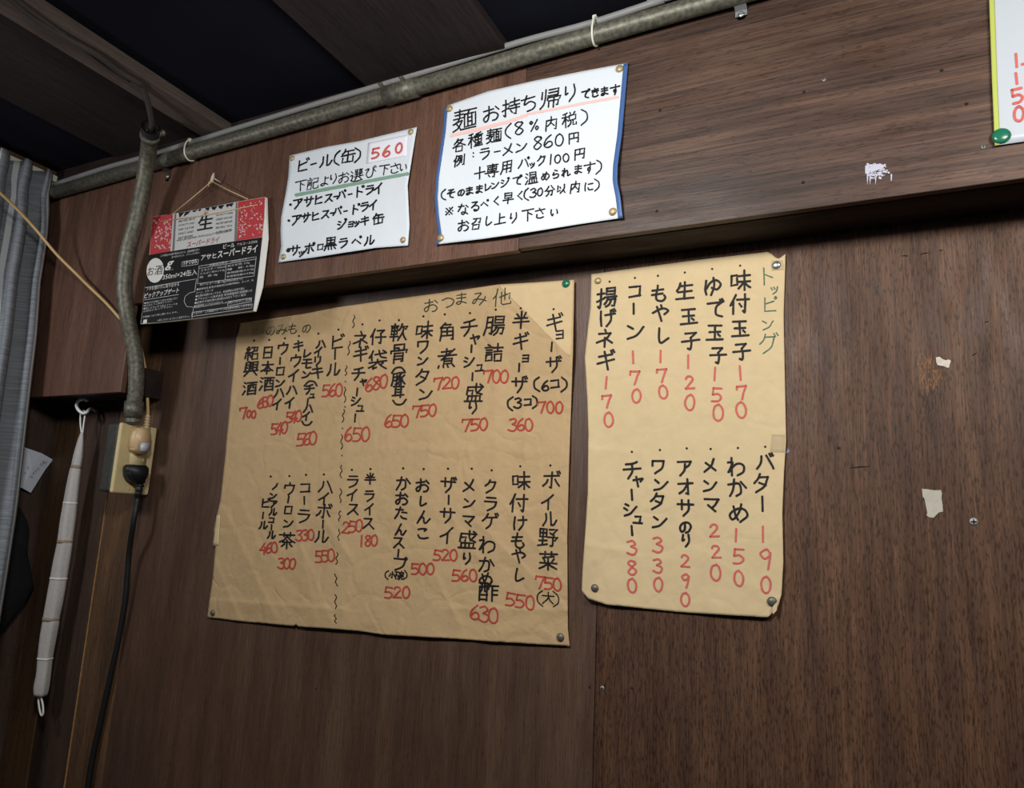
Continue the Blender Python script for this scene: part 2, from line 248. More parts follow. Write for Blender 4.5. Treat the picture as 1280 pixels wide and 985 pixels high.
# ------------------------------------------------------------------ stroke glyphs (two digits x, two digits y per point)
G = {}
def g(s):
    for line in s.strip().split('\n'):
        ch, d = line.strip().split(' ', 1); G[ch] = d
g('''
0 ~5503 3015 2048 3082 5595 7578 8045 7018 5203
1 5005 5095
2 ~2225 3508 6008 7528 5058 2090/2090 8588
3 ~2012 5504 7525 4545/~4545 8060 7088 4597 1585
4 ~5505 3540 1565/1565 8562/6535 6097
5 2510 2248/~2248 5845 8068 6090 2092/2510 8010
6 ~6505 3530 2070 4592 7580 7258 5050 2570
7 1512 1332/1512 8210/~8210 6550 5097
8 ~7015 4505 2522 5045 7870 5095 2575 5045 7522 6808
9 ~7525 5505 2525 4548 7528/~7520 7060 6297
. ~4040 6040 6060 4060 4040 6060
% ~2010 0822 2035 3222 2010/7505 2597/~7562 6375 7592 8875 7562
( ~6503 3530 3570 6597
) ~3503 6530 6570 3597
: 5030 5234/5070 5274
- 1050 9048
| 5008 5092
< ~0565 3035 7035 9565
> ~0535 3065 7065 9535
+ 1050 9050/5005 5098
* 1015 8588/8512 1290/5012 5214/1050 1252/8850 9052/5088 5290
o ~5030 3050 5070 7050 5030
ア 1015 8815/~8815 7535 5848/~5230 4865 2095
イ ~8005 5035 1058/5238 5298
ウ 5002 5020/1222 1045/1222 8822/~8822 7865 4598
オ 1030 9030/6205 6290 5085/~6032 4065 1085
キ 1530 8522/0862 9250/4505 6097
ク ~4005 3028 1048/3818 8018/~8018 6565 2595
ケ ~3505 2530 0850/2828 9225/~6227 5870 3595
コ 1218 8518 8285/1085 8882
サ 0530 9530/3008 3058/~6805 6860 4097
シ 1515 3525/0842 2852/~1092 5075 9028
ス 1515 7515/~7515 5055 1092/5255 9092
タ ~4005 3028 1050/3820 8220/~8220 6565 2097/3848 7062
チ ~7808 5018 1822/0548 9545/~5018 5262 2897
ト 3505 3597/3840 8060
ネ 4802 5518/1525 8025/~8025 5555 0875/5048 5098/6055 9275
ノ ~8010 6055 1595
ハ ~3518 2855 0885/~6015 8050 9585
ヒ 2508 2588 9088/2545 8030
フ 1015 8815/~8815 7565 2595
ホ 0825 9225/5005 5092 4288/~2845 2262 0580/~7045 7862 9280
マ 0815 9015/~9015 7045 5065/3050 7085
メ ~7805 5555 1092/2030 8582
モ 1515 8515/0548 9548/~4515 4580 5592 9090
ヨ 1510 8510 8592 1592/1550 8550
ヤ ~0540 9022 7550/3005 5597
ユ 2020 7520 6888/0588 9588
ラ 1808 8008/0835 8835/~8835 7570 3097
リ 2208 2260/~7505 7555 4097
ル ~2815 2560 0592/5805 5888/~5888 7585 9555
レ 2205 2290/~2290 6575 9545
ロ 1515 8515 8288 1588 1515
ワ 1210 1245/1210 8810/~8810 8060 3597
ン 0820 3538/~0590 5575 9530
ツ 1020 2545/4215 5540/~8515 7560 3095
へ 0562 3528 9578
お 0528 6025/~3505 3570 2090 0875 2058 6045 9065 8088 6092/7015 9035
つ ~0530 5015 9035 8070 4090
ま 1520 8520/1545 8545/~5005 5080 3095 1585 3072 6078 9092
み ~1815 5512 4040 2080 0575 2055 6055 9570/~8540 7865 5595
の ~5015 4570 2085 0855 3020 7515 9545 8080 5595
も ~4505 3560 3888 6595 8580 8065/1530 7528/1055 7052
り ~2508 2250 3545/~7005 7555 4597
わ 2505 2597/~0530 3030 0580/~0880 5035 8540 8575 5595
か ~0530 6028 6575 4092/~3805 2555 0592/7018 9550
め ~2520 3560 5085/~6508 4565 2085 0860 4530 8035 9265 6095
け ~1508 1050 1590/3830 9528/~7005 7060 4597
や ~0545 6028 9045 7062/5008 5830/2815 5597
し ~3005 2870 4095 8570
ん ~5005 2560 0595/~1580 3555 5060 5588 7092 9560
こ ~1520 5015 8018 6532/~1565 2585 5090 9085
た 0525 6025/~3505 2550 0595/5545 9045/~5075 6590 9592
き 1525 8018/1545 8538/4505 7062/~2565 2590 5097 8090
て 0820 9215/~9015 5540 5080 8595
よ 5525 9022/~5505 5580 3095 1582 3570 6578 9092
ひ ~0520 3515 1555 3090 6580 7530 7015/7220 9550
さ 0828 9222/4505 7558/~2058 2085 5095 8088
す 0525 9525/~5505 5565 4072 3855 5048 5862 4597
ち 0825 8522/~3805 2555 6045 9060 8088 4597
そ 2512 7510/7510 1545/1545 9040/~6042 4060 4585 7595
ら 3505 6515/~2528 2062 6050 8565 7590 3097
れ 2505 2597/~0530 3028 0580/~0880 5530 6580 7590 9580
な 0525 5022/~3005 2040 0565/7018 9035/~6540 6578 5095 3585 5075 9095
る 2012 7010/~7010 1562 5042 8560 7590 4597 4082 6085
く 7008 2550 7597
に ~1510 1050 1592/4528 9025/~4565 5585 9588
い ~1520 1560 3085 4070/~7525 8550 8568
ゆ ~1515 1060 1590/~1265 3530 7020 9545 7570 4560/~5505 6050 4097
他 ~3005 2035 0555/2035 2097/3850 9032 8865/6505 6568/4825 4885 5592 9590 9578
半 2515 3530/7510 6530/1540 8540/0562 9562/5003 5098
腸 1210 1060 0395/1210 3810 3892 3088/1235 3835/1260 3860/5008 9008 9038 5038 5008/5023 9023/4050 9550/~6050 5572 4085/5562 9562/9562 9092 8290/~7065 6585 5097
詰 1808 2812/0522 4522/1035 4035/1048 4048/1060 1092 4092 4060 1060/7005 7045/4825 9525/5245 9045/5560 5595 9095 9060 5560
盛 1222 9222/1222 1060/1240 4040 3858/~5505 6045 9060/~8530 6555/7508 8515/1868 8268 8295/1868 1895/4068 4095/6068 6095/0595 9595
角 4003 1528/4012 7012 6025/2028 8228 8295 7292/2028 2065 1097/5028 5072/2050 8050/2072 8072
煮 2018 7515/4503 4538/0538 9538/8508 2060/3555 7555 7580 3580 3555/3567 7567/1088 0898/3288 3598/5588 6098/8085 9097
味 0825 0870 3570 3525 0825/4530 9530/4058 9858/7003 7098/~6860 5575 4088/~7260 8578 9888
軟 0515 4515/1025 1060 4060 4025 1025/1042 4042/0575 4875/2503 2598/~6505 6025 5040/6022 9522 8835/~7530 7060 5097/~7555 8578 9897
骨 2505 2535/2505 7505 7535/5020 5035/2520 4820/1035 1048/1035 9035 8848/2850 2898/2850 7250 7292 6592/2865 7265/2880 7280
豚 1210 1060 0395/1210 3810 3892 3088/1235 3835/1260 3860/5008 9508/~7010 6025 4538/~6025 7050 7090 6095/~6540 5055 4060/~7055 5578 4585/9028 7545/~7245 8575 9890
耳 0808 9208/2508 2585/7208 7298/2532 7232/2555 7255/0385 9578
仔 ~3003 2030 0550/2035 2098/4515 8515/8515 6535/~6535 7060 7092 6090/3855 9855
袋 ~2503 1820 0535/1822 1848/3522 9018/~5503 6535 9045/7505 8512/4848 4858/0560 9560/~5060 3078 0588/2878 2896/2896 4590/~5062 6580 9598/7868 6578
日 2010 2092 7892 7810 2010/2050 7850
本 0828 9228/5003 5098/~5030 3560 0578/~5030 6858 9575/3075 7075
酒 1008 2015/0532 1540/0392 2065/3212 9812/3830 3897/3830 9230 9297/3892 9292/5512 5540 4858/7212 7250 8852/3870 9270
紹 ~3005 1522 2832/~3820 1050/0850 4048/2550 2598/1065 0585/3862 4580/5012 9012 8535 7835/~6812 6535 4848/5558 5595 9295 9258 5558
興 ~3005 1510/1210 1260/1225 2525/1242 2542/3810 3860/3810 6210 6260/4522 5822/4535 4552 5852 5835 4535/7510 9010 8860/7528 8828/7545 8845/0565 9565/3072 1095/6872 9095
大 0535 9535/~5005 4855 0897/~5240 6570 9597
野 0808 0848 4248 4208 0808/0828 4228/2508 2588/0868 4568/0392 4885/5510 9010 7530/6028 7840/5050 9550 8565/~7550 7590 6592
菜 0515 9515/3203 3225/6803 6825/8028 2035/2542 3052/5040 5050/8040 7055/0562 9562/5052 5098/~4865 3080 0592/~5265 7080 9592
付 ~3003 2030 0555/2038 2098/3830 9830/~7805 7890 6888/5050 6065
酢 0510 4810/0828 0897/0828 4528 4597/0892 4592/1810 1842 1055/3210 3250 4252/0870 4570/~6503 5822 5040/6022 9822/7222 7298/7245 9545/7268 9568
小 5005 5090 4088/~2535 2055 0575/~7035 8052 9575
碗 0512 4212/~2212 1545 0360/1250 1288 3888 3850 1250/7003 7012/5018 5030/5018 9818 9528/~6030 5555 4570/6040 7240/~7240 6075 4895/7835 7890 9890 9880/7838 9238 9060 8560
茶 0518 9518/3205 3228/6805 6828/~5025 3545 0860/~5025 6845 9560/2560 7560/5048 5098/3570 2085/6570 8085
玉 1512 8512/2048 8048/0590 9590/5012 5090/6862 7872
子 2010 7510/7510 5035/~5035 5560 5092 3888/0550 9548
生 ~2510 2028 0848/2025 8825/1555 8555/0590 9590/5005 5090
揚 0528 3828/~2205 2290 1288/0565 3852/5005 9005 9035 5035 5005/5020 9020/4248 9848/~6048 5070 4280/5560 9560/9560 9092 8090/~7562 6582 5092
缶 ~3005 2522 1035/2820 8520/0545 9545/5020 5092/1560 1592 8592 8560
下 0515 9515/5015 5098/5538 8055
記 2005 3010/0520 4520/1035 4035/1048 4048/1060 1095 4095 4060 1060/5512 9012 9045/5545 9045/5545 5588 6295 9595 9578
選 0815 2028/~0545 2045 1580/~1080 2588 6092 9590/4010 5810 5520 4020 4030 5828/6810 8810 8520 6820 6832 8830/4042 9042/3558 9858/5234 5258/7534 7558/5065 4080/7065 8580
黒 2005 2045 8045 8005 2005/2025 8025/5005 5065/1558 8558/0568 9568/1580 0597/3580 3895/5880 6295/8080 9297
麺 0812 4812/1025 4525/0540 5040/2803 2840/~2840 2055 0562/1855 4052/~4052 2580 0592/1862 3585/3588 9590/4812 9812/7012 6525/5028 5080 9580 9528 5028/6428 6480/8028 8080/6445 8045/6462 8062
持 0528 3828/~2205 2290 1288/0565 3852/4522 9522/7003 7042/4042 9842/4258 9858/8042 8092 7088/5268 6080
帰 0815 0850/~2505 2570 0595/4008 8508 8538/4022 8522/3838 8538/3848 3860/3848 9848 9560/4565 4592/4565 9065 9088 8488/6852 6898
各 ~4003 3020 1240/3515 7515/~7515 4545 0565/~3025 5540 9560/2862 2898 7298 7262 2862
種 3505 1012/0530 4230/2510 2598/2535 0570/2838 4258/8505 5512/4522 9822/5032 5068 9268 9232 5032/5050 9250/7012 7092/5080 9580/4592 9892
内 1525 1598/1525 8525 8592 7590/~5003 4840 2565/5045 7268
税 3505 1012/0530 4230/2510 2598/2535 0570/2838 4258/5505 6020/8505 7520/5025 5055 9055 9025 5025/~6055 5878 4095/7555 7588 9590 9578
例 ~2505 2030 0550/1835 1898/3512 6512/~4812 4240 3262/4530 6030/~6030 5570 3592/4548 5458/7018 7070/9005 9290 8288
円 1212 1298/1212 8812 8892 7890/1255 8855/5012 5055
専 1510 8510/5003 5055/2022 2048 7848 7822 2022/2035 7835/0560 9560/7055 7092 6090/3075 4088
用 1808 1860 0597/1808 8208 8292 7290/1835 8235/1862 8262/5008 5092
温 1008 2018/0535 1545/0392 2065/4008 4042 8542 8508 4008/4025 8525/3555 3592/3555 9055 9092/5555 5592/7355 7392/2592 9892
早 2008 2048 7848 7808 2008/2028 7828/0565 9565/5048 5098
分 ~3808 2530 0550/~6005 7528 9548/2552 7552/~7552 7090 6090/~4552 3580 1597
以 1015 1078 3568/3230 4045/~7808 7555 4097/6862 9095
召 2010 8010 7845 6842/~4510 3835 1550/2560 2597 7597 7560 2560
上 4505 4588/4540 8540/0588 9588
''')
DAK = dict(zip('ギザゲグビバボジドベげでび', 'キサケクヒハホシトへけてひ')); HAN = dict(zip('プピパポ', 'フヒハホ'))
SMALL = dict(zip('ョャュッ', 'ヨヤユツ'))
def glyph(ch):
    """list of polylines in 0..1, y down"""
    extra = ''
    if ch in DAK: extra = '/7803 8516/9000 9712'; ch = DAK[ch]
    elif ch in HAN: extra = '/~9002 8310 9018 9710 9002'; ch = HAN[ch]
    elif ch in SMALL: ch = SMALL[ch]
    out = []
    for s in (G[ch] + extra).split('/'):
        s = s.strip(); sm = s.startswith('~'); s = s.lstrip('~')
        P = [Vector((int(t[:2]) / 99, int(t[2:]) / 99, 0)) for t in s.split()]
        out.append(catmull(P, 5) if sm and len(P) > 2 else P)
    return out

# ------------------------------------------------------------------ sheets of paper pinned to a wall
def polyline_at(P, t):
    L = [math.dist(a, b) for a, b in zip(P, P[1:])]; d = t * sum(L)
    for (a, b), l in zip(zip(P, P[1:]), L):
        if d <= l or (b is P[-1]): 
            k = min(1, d / l) if l else 0
            return Vector((a[0] + (b[0] - a[0]) * k, a[1] + (b[1] - a[1]) * k))
        d -= l
class Sheet:
    def __init__(self, Y, top, right, bottom, left, disp, nu=60, nv=60):
        self.Y = Y; self.disp = disp; self.e = (top, right, bottom, left); self.nu = nu; self.nv = nv
    def at(self, px, lift=0.0):
        Y = self.Y
        for _ in range(4):
            p = onY(px, Y); Y = self.Y - self.disp(px[0], px[1]) - lift
        return onY(px, Y)
    def coons(self, u, v):
        t, r, b, l = self.e
        T = polyline_at(t, u); B = polyline_at(b, u); Lf = polyline_at(l, v); Rt = polyline_at(r, v)
        c00, c10, c01, c11 = Vector(t[0]), Vector(t[-1]), Vector(b[0]), Vector(b[-1])
        return T * (1 - v) + B * v + Lf * (1 - u) + Rt * u - (c00 * (1 - u) * (1 - v) + c10 * u * (1 - v) + c01 * (1 - u) * v + c11 * u * v)
    def build(self, name, m, parent, th=0.0006):
        nu, nv = self.nu, self.nv; V = []; Fc = []
        for j in range(nv + 1):
            for i in range(nu + 1):
                q = self.coons(i / nu, j / nv); V.append(self.at((q.x, q.y)))
        n = len(V); V += [v + Vector((0, th, 0)) for v in V]
        ix = lambda i, j: j * (nu + 1) + i
        for j in range(nv):
            for i in range(nu):
                a, b, c, d = ix(i, j), ix(i + 1, j), ix(i + 1, j + 1), ix(i, j + 1)
                Fc.append((a, d, c, b)); Fc.append((n + a, n + b, n + c, n + d))
        rim = [ix(i, 0) for i in range(nu)] + [ix(nu, j) for j in range(nv)] + [ix(i, nv) for i in range(nu, 0, -1)] + [ix(0, j) for j in range(nv, 0, -1)]
        for a, b in zip(rim, rim[1:] + rim[:1]): Fc.append((a, b, n + b, n + a))
        return mk(name, V, Fc, m, parent, smooth=True)
def strokes_mesh(name, sheet, lines, m, parent, lift=0.0007):
    """lines: list of (pixel polyline, width in px); flat marker strokes lying on the sheet"""
    V = []; Fc = []
    for pts, wpx in lines:
        P = []
        for a, b in zip(pts, pts[1:]):
            n = max(1, int(math.dist(a, b) / 3.5))
            P += [(a[0] + (b[0] - a[0]) * k / n, a[1] + (b[1] - a[1]) * k / n) for k in range(n)]
        P.append(tuple(pts[-1])[:2])
        r = wpx / 2; Lp = []; Rp = []
        for i in range(len(P)):
            a = P[max(i - 1, 0)]; b = P[min(i + 1, len(P) - 1)]
            d = Vector((b[0] - a[0], b[1] - a[1])); d = d.normalized() if d.length > 1e-6 else Vector((1, 0))
            rr = r * (0.9 + 0.2 * noise.noise(Vector((P[i][0] * 0.15, P[i][1] * 0.15, 3))))
            nx = Vector((-d.y, d.x)) * rr
            Lp.append((P[i][0] + nx.x, P[i][1] + nx.y)); Rp.append((P[i][0] - nx.x, P[i][1] - nx.y))
        b0 = len(V); V += [sheet.at(q, lift) for q in Lp] + [sheet.at(q, lift) for q in Rp]; k = len(P)
        for i in range(k - 1): Fc.append((b0 + i, b0 + i + 1, b0 + k + i + 1, b0 + k + i))
        corners = [P[0], P[-1]] + [tuple(q)[:2] for q in pts[1:-1]]
        for q in corners:
            b0 = len(V); V += [sheet.at((q[0] + r * math.cos(t * math.pi / 4), q[1] + r * math.sin(t * math.pi / 4)), lift + 0.00004) for t in range(8)]
            Fc.append(tuple(range(b0, b0 + 8)))
    bm = bmesh.new(); vs = [bm.verts.new(v) for v in V]
    for f in Fc:
        try:
            fc = bm.faces.new([vs[i] for i in f]); fc.normal_update()
            if fc.normal.y > 0: fc.normal_flip()
        except ValueError: pass
    return bm_obj(name, bm, m, parent, recalc=False)
def put(lines, view, ch, x, y, s, wd, jit=1.0, sx=1.0):
    """one hand written glyph, centre and size in the crop named by view"""
    ox, oy, k = view; px = ox + x / k; py = oy + y / k; S = s / k
    e1 = Vector((1, (py - VX[1]) / (px - VX[0]))) * S * sx; e2 = Vector(((px - VZ[0]) / (py - VZ[1]), 1)) * S
    a = random.uniform(-0.05, 0.05) * jit; sh = random.uniform(-0.06, 0.06) * jit; ph = random.uniform(0, 100)
    for st in glyph(ch):
        out = []
        for p in st:
            gx, gy = p.x - 0.5, p.y - 0.5
            gx += jit * 0.035 * noise.noise(Vector((p.x * 2.2, p.y * 2.2, ph))); gy += jit * 0.035 * noise.noise(Vector((p.x * 2.2, p.y * 2.2, ph + 31)))
            gx, gy = gx - a * gy + sh * gy, gy + a * gx
            q = Vector((px, py)) + e1 * gx + e2 * gy; out.append((q.x, q.y))
        lines.append((out, wd))
def parse(lines, view, spec, wd, jit=1.0, sx=1.0):
    """spec: 'ch x y s' items separated by ;  or '#text x0 y0 x1 y1 s' for an evenly spaced run"""
    for it in spec.replace('\n', ';').split(';'):
        t = it.split()
        if not t: continue
        if t[0] == '.': t.append('12')
        if len(t) == 4: 
            c, x, y, s = t[0], float(t[1]), float(t[2]), float(t[3])
            put(lines, view, c, x, y, s, wd * (1.15 if c == '.' else 1), jit, sx if c != '.' else 1) if c != '.' else put(lines, view, '.', x, y, 12, (14 if view == B1 else 8) / view[2], 0)
        else:
            txt = t[0].lstrip('#'); x0, y0, x1, y1, s = map(float, t[1:])
            for i, c in enumerate(txt):
                f = i / max(1, len(txt) - 1); put(lines, view, c, x0 + (x1 - x0) * f, y0 + (y1 - y0) * f, s, wd, jit, sx)
def seg_d(x, y, a, b):
    ax, ay = a; bx, by = b; L2 = (bx - ax) ** 2 + (by - ay) ** 2
    t = max(0, min(1, ((x - ax) * (bx - ax) + (y - ay) * (by - ay)) / L2))
    return math.hypot(x - ax - t * (bx - ax), y - ay - t * (by - ay))
def zo(view, pts): return [(view[0] + x / view[2], view[1] + y / view[2]) for x, y in pts]
K1 = (250, 340, 4.104); K2 = (480, 340, 3.94); K3 = (250, 560, 3.942); K4 = (480, 570, 3.94)
T1 = (720, 310, 4.104); T2 = (720, 540, 3.94); B1 = (340, 140, 4.925); N1 = (530, 70, 4.104); E1 = (1200, 0, 4.925)

def paper_mat(name, col, fibre=0.06, bump=0.25, rough=0.8, scale=70):
    m, nt, b = newmat(name); N = nt.nodes; L = nt.links
    tc = N.new('ShaderNodeTexCoord'); n = N.new('ShaderNodeTexNoise'); n.inputs['Scale'].default_value = scale; n.inputs['Detail'].default_value = 8
    n2 = N.new('ShaderNodeTexNoise'); n2.inputs['Scale'].default_value = 9; n2.inputs['Detail'].default_value = 4
    L.new(tc.outputs['Object'], n.inputs[0]); L.new(tc.outputs['Object'], n2.inputs[0])
    ad = N.new('ShaderNodeMath'); ad.operation = 'ADD'; L.new(n.outputs['Fac'], ad.inputs[0]); L.new(n2.outputs['Fac'], ad.inputs[1])
    r = N.new('ShaderNodeMapRange'); r.inputs[1].default_value = 0.6; r.inputs[2].default_value = 1.4; r.inputs[3].default_value = 1 - fibre; r.inputs[4].default_value = 1 + fibre
    L.new(ad.outputs[0], r.inputs[0])
    mx = N.new('ShaderNodeVectorMath'); mx.operation = 'SCALE'; mx.inputs[0].default_value = col[:3]; L.new(r.outputs[0], mx.inputs['Scale'])
    L.new(mx.outputs[0], b.inputs['Base Color']); b.inputs['Roughness'].default_value = rough; b.inputs['Specular IOR Level'].default_value = 0.25
    vo = N.new('ShaderNodeTexVoronoi'); vo.feature = 'DISTANCE_TO_EDGE'; vo.inputs['Scale'].default_value = 14
    mp = N.new('ShaderNodeVectorMath'); mp.operation = 'ADD'
    sc = N.new('ShaderNodeVectorMath'); sc.operation = 'SCALE'; sc.inputs['Scale'].default_value = 0.12
    L.new(n2.outputs['Color'], sc.inputs[0]); L.new(tc.outputs['Object'], mp.inputs[0]); L.new(sc.outputs[0], mp.inputs[1]); L.new(mp.outputs[0], vo.inputs['Vector'])
    r2 = N.new('ShaderNodeMapRange'); r2.inputs[2].default_value = 0.12; L.new(vo.outputs['Distance'], r2.inputs[0])
    a2 = N.new('ShaderNodeMath'); a2.operation = 'MULTIPLY_ADD'; a2.inputs[1].default_value = 0.5; L.new(r2.outputs[0], a2.inputs[0]); L.new(n.outputs['Fac'], a2.inputs[2])
    bp = N.new('ShaderNodeBump'); bp.inputs['Strength'].default_value = bump; bp.inputs['Distance'].default_value = 0.002
    L.new(a2.outputs[0], bp.inputs['Height']); L.new(bp.outputs[0], b.inputs['Normal'])
    return m
M['kraft'] = paper_mat('kraft_paper', srgb(184, 156, 116), 0.06, 0.7)
M['kraft2'] = paper_mat('pale_kraft_paper', srgb(203, 181, 141), 0.05, 0.35)
M['kraft_pale'] = paper_mat('paler_kraft_paper', srgb(198, 174, 134), 0.05, 0.5)
M['white'] = paper_mat('white_paper', srgb(213, 220, 226), 0.02, 0.1, 0.6)
M['note'] = paper_mat('note_paper', srgb(222, 228, 240), 0.02, 0.05)
M['ink'] = mat('black_marker', srgb(26, 24, 26), 0.6, spec=0.2)
M['red'] = mat('red_marker', srgb(172, 66, 56), 0.7, spec=0.2)
M['red2'] = mat('rose_marker', srgb(198, 96, 90), 0.7, spec=0.2)
M['green_ink'] = mat('dark_green_pen', srgb(44, 62, 48), 0.7, spec=0.2)
M['green_ink2'] = mat('green_pen', srgb(70, 106, 84), 0.7, spec=0.2)
M['pencil'] = mat('pencil', srgb(150, 152, 162), 0.7, spec=0.2)
M['hl_green'] = mat('green_highlighter', srgb(128, 158, 138), 0.7, spec=0.2)
M['hl_red'] = mat('pink_highlighter', srgb(238, 190, 182), 0.7, spec=0.2)
M['blue_tape'] = mat('blue_tape', srgb(66, 98, 150), 0.4)
M['lime_tape'] = mat('lime_tape', srgb(176, 186, 92), 0.3)
M['patch'] = mat('white_patch', srgb(232, 232, 240), 0.6)
M['clear_tape'] = mat('clear_tape', srgb(200, 184, 150), 0.25, spec=0.5, trans=0.82)
M['gloss_white'] = mat('laminated_white', srgb(182, 188, 194), 0.3)

def side_d(x, y, a, b):
    dx, dy = b[0] - a[0], b[1] - a[1]; return ((x - a[0]) * dy - (y - a[1]) * dx) / math.hypot(dx, dy)
def sheet_disp(base, folds, wav, box_, lift_edges=()):
    x0, y0, x1, y1 = box_
    def d(x, y):
        v = base
        for a, b, amp, wd, *lf_ in folds:
            if lf_:
                r = seg_d(x, y, a, b); k = wd if side_d(x, y, a, b) > 0 else lf_[0]
                v += amp * max(0, 1 - r / k); continue
            r = seg_d(x, y, a, b); k = wd * 0.5 if side_d(x, y, a, b) > 0 else wd * 1.6
            if r < 6 * k: v += amp * 1.5 * math.exp(-(r / k) ** 1.05)
        v += wav * noise.noise(Vector((x * 0.012, y * 0.012, base * 1000))) + wav * 0.45 * noise.noise(Vector((x * 0.035, y * 0.035, 5))) + wav * 0.16 * (1 - abs(noise.noise(Vector((x * 0.05, y * 0.05, 8)))) * 2)
        u = (x - x0) / (x1 - x0); t = (y - y0) / (y1 - y0)
        for side, c, wdt, amp in lift_edges:
            e, s = {'L': (u, t), 'R': (1 - u, t), 'B': (1 - t, u), 'T': (t, u)}[side]
            v += amp * math.exp(-(max(e, 0) / 0.12)) * math.exp(-((s - c) / wdt) ** 2)
        return max(0.0006, v)
    return d

# --- large kraft menu
ex = empty('menu_poster', (-0.72, YB - 0.003, H + 0.1), 'large creased brown kraft paper menu with many columns of black handwriting and red prices', 'menu')
kd = sheet_disp(0.0030, [((712, 446), (622, 356), 0.0100, 72, 120), ((655, 352), (652, 800), 0.0016, 30, 12), ((622, 358), (616, 800), 0.0034, 34, 26), ((440, 383), (425, 780), 0.0016, 26, 40), ((540, 366), (535, 800), 0.0012, 40, 20), ((480, 378), (487, 560), 0.0006, 6), ((440, 385), (412, 470), 0.0012, 7),
    ((265, 750), (430, 762), 0.0014, 8), ((282, 640), (345, 772), 0.0014, 7), ((380, 690), (415, 780), 0.001, 7), ((600, 655), (712, 765), 0.001, 6), ((300, 620), (330, 700), 0.001, 6),
    ((520, 400), (560, 440), 0.001, 8), ((450, 388), (470, 470), 0.0012, 7), ((300, 500), (420, 430), 0.0008, 7), ((360, 600), (395, 775), 0.0012, 7), ((400, 640), (440, 700), 0.001, 6), ((290, 560), (460, 545), 0.0006, 6), ((470, 560), (712, 566), 0.0006, 6), ((560, 640), (600, 700), 0.001, 7), ((640, 640), (700, 720), 0.001, 6), ((500, 690), (470, 780), 0.001, 7), ((585, 560), (610, 640), 0.0008, 6), ((330, 430), (430, 500), 0.0008, 8), ((560, 760), (712, 762), 0.0009, 5), ((655, 570), (655, 360), 0.0008, 7), ((395, 400), (440, 380), 0.0012, 8),
    ((268, 700), (300, 775), 0.0012, 6), ((500, 740), (500, 790), 0.0012, 7), ((545, 720), (575, 780), 0.001, 6), ((350, 690), (330, 760), 0.001, 6)],
    0.0016, (265, 360, 715, 800), [('B', 0.5, 0.25, 0.004), ('L', 0.45, 0.3, 0.003), ('R', 0.5, 0.3, 0.002), ('B', 0.25, 0.08, 0.003)])
KS = Sheet(YB - 0.003, zo(K1, [(205, 262), (270, 253), (530, 215), (700, 182), (985, 140)]) + zo(K2, [(300, 100), (560, 62), (760, 50), (937, 38)]),
    [(717.8, 349.6)] + zo(K2, [(930, 400), (910, 985)]) + zo(K4, [(902, 400), (905, 850), (914, 936)]),
    zo(K3, [(36, 834), (180, 852), (462, 877), (473, 868), (482, 880), (640, 890), (810, 905)]) + [(480, 793.5)] + zo(K4, [(300, 897), (530, 913), (720, 925), (914, 936)]),
    zo(K1, [(205, 262), (186, 335), (180, 390), (125, 985)]) + zo(K3, [(100, 260), (82, 335), (68, 400), (76, 480), (62, 640), (44, 760), (36, 834)]), kd, 200, 190)
KS.e[1][0] = KS.e[0][-1]
KS.build('paper_sheet', M['kraft'], ex)
L = []; W = 2.55
parse(L, K2, '''. 835 183;ギ 838 248 85;ョ 865 308 45;| 825 368 50;ザ 835 455 80;( 752 553 75;6 795 560 55;コ 842 550 50;) 885 553 75
. 673 178;半 675 235 85;ギ 672 340 80;ョ 697 425 38;| 665 470 45;ザ 665 555 80;( 622 648 70;3 660 645 52;コ 708 640 42;) 742 640 65
. 550 185;腸 545 262 100;詰 540 395 92
. 423 202;チ 418 272 85;ャ 448 330 48;| 430 377 40;シ 420 440 60;ュ 470 470 40;| 435 515 42;盛 445 592 94;り 438 668 60
. 299 208;角 310 293 88;煮 310 422 95
. 194 218;味 197 285 85;ワ 190 368 62;ン 190 435 52;タ 190 515 82;ン 205 600 66
. 73 237;軟 72 295 85;骨 72 400 95;< 70 482 70;豚 70 525 66;耳 70 588 58;> 75 640 70''', W)
parse(L, K1, '''. 921 248;仔 912 330 82;袋 912 450 98
. 833 268;ネ 822 345 80;ギ 822 420 75;チ 812 520 70;ャ 838 565 34;| 805 615 45;シ 800 660 52;ュ 822 698 38;| 795 748 45
. 710 295;ビ 700 360 75;| 692 422 55;ル 685 500 70
. 607 316;ハ 620 370 50;イ 607 410 50;リ 603 455 46;キ 600 512 66
レ 547 418 42;モ 548 468 54;ン 545 525 42;< 568 572 70;チ 560 600 52;ュ 575 634 26;| 552 665 32;ハ 555 700 52;イ 545 738 44;> 547 775 55
. 507 328;キ 503 378 55;ウ 490 455 62;イ 480 530 62;ハ 470 605 58;イ 460 670 56
. 435 340;ウ 425 392 60;| 410 455 38;ロ 412 508 50;ン 410 568 46;ハ 405 620 55;イ 395 678 54
. 355 348;日 348 412 64;本 345 490 66;酒 342 572 75
. 277 352;紹 265 415 72;興 262 495 78;酒 255 595 70''', W * 0.95)
parse(L, K3, '''. 840 103;半 838 150 55;ラ 835 235 54;イ 835 300 56;ス 830 370 62
. 748 107;ラ 752 165 62;イ 750 230 58;ス 755 300 62
. 610 130;ハ 618 190 75;イ 610 250 62;ボ 610 312 74;| 605 375 44;ル 600 435 68
. 522 132;コ 518 195 56;| 513 258 42;ラ 510 335 68
. 440 138;ウ 440 200 60;| 435 252 38;ロ 435 305 46;ン 435 370 48;茶 428 455 82
. 348 140;ノ 370 188 32;ン 360 235 34;ア 362 275 38;ル 360 315 38;コ 352 355 30;| 352 390 28;ル 352 428 40;ビ 320 272 46;| 310 332 34;ル 312 380 42''', W * 0.9)
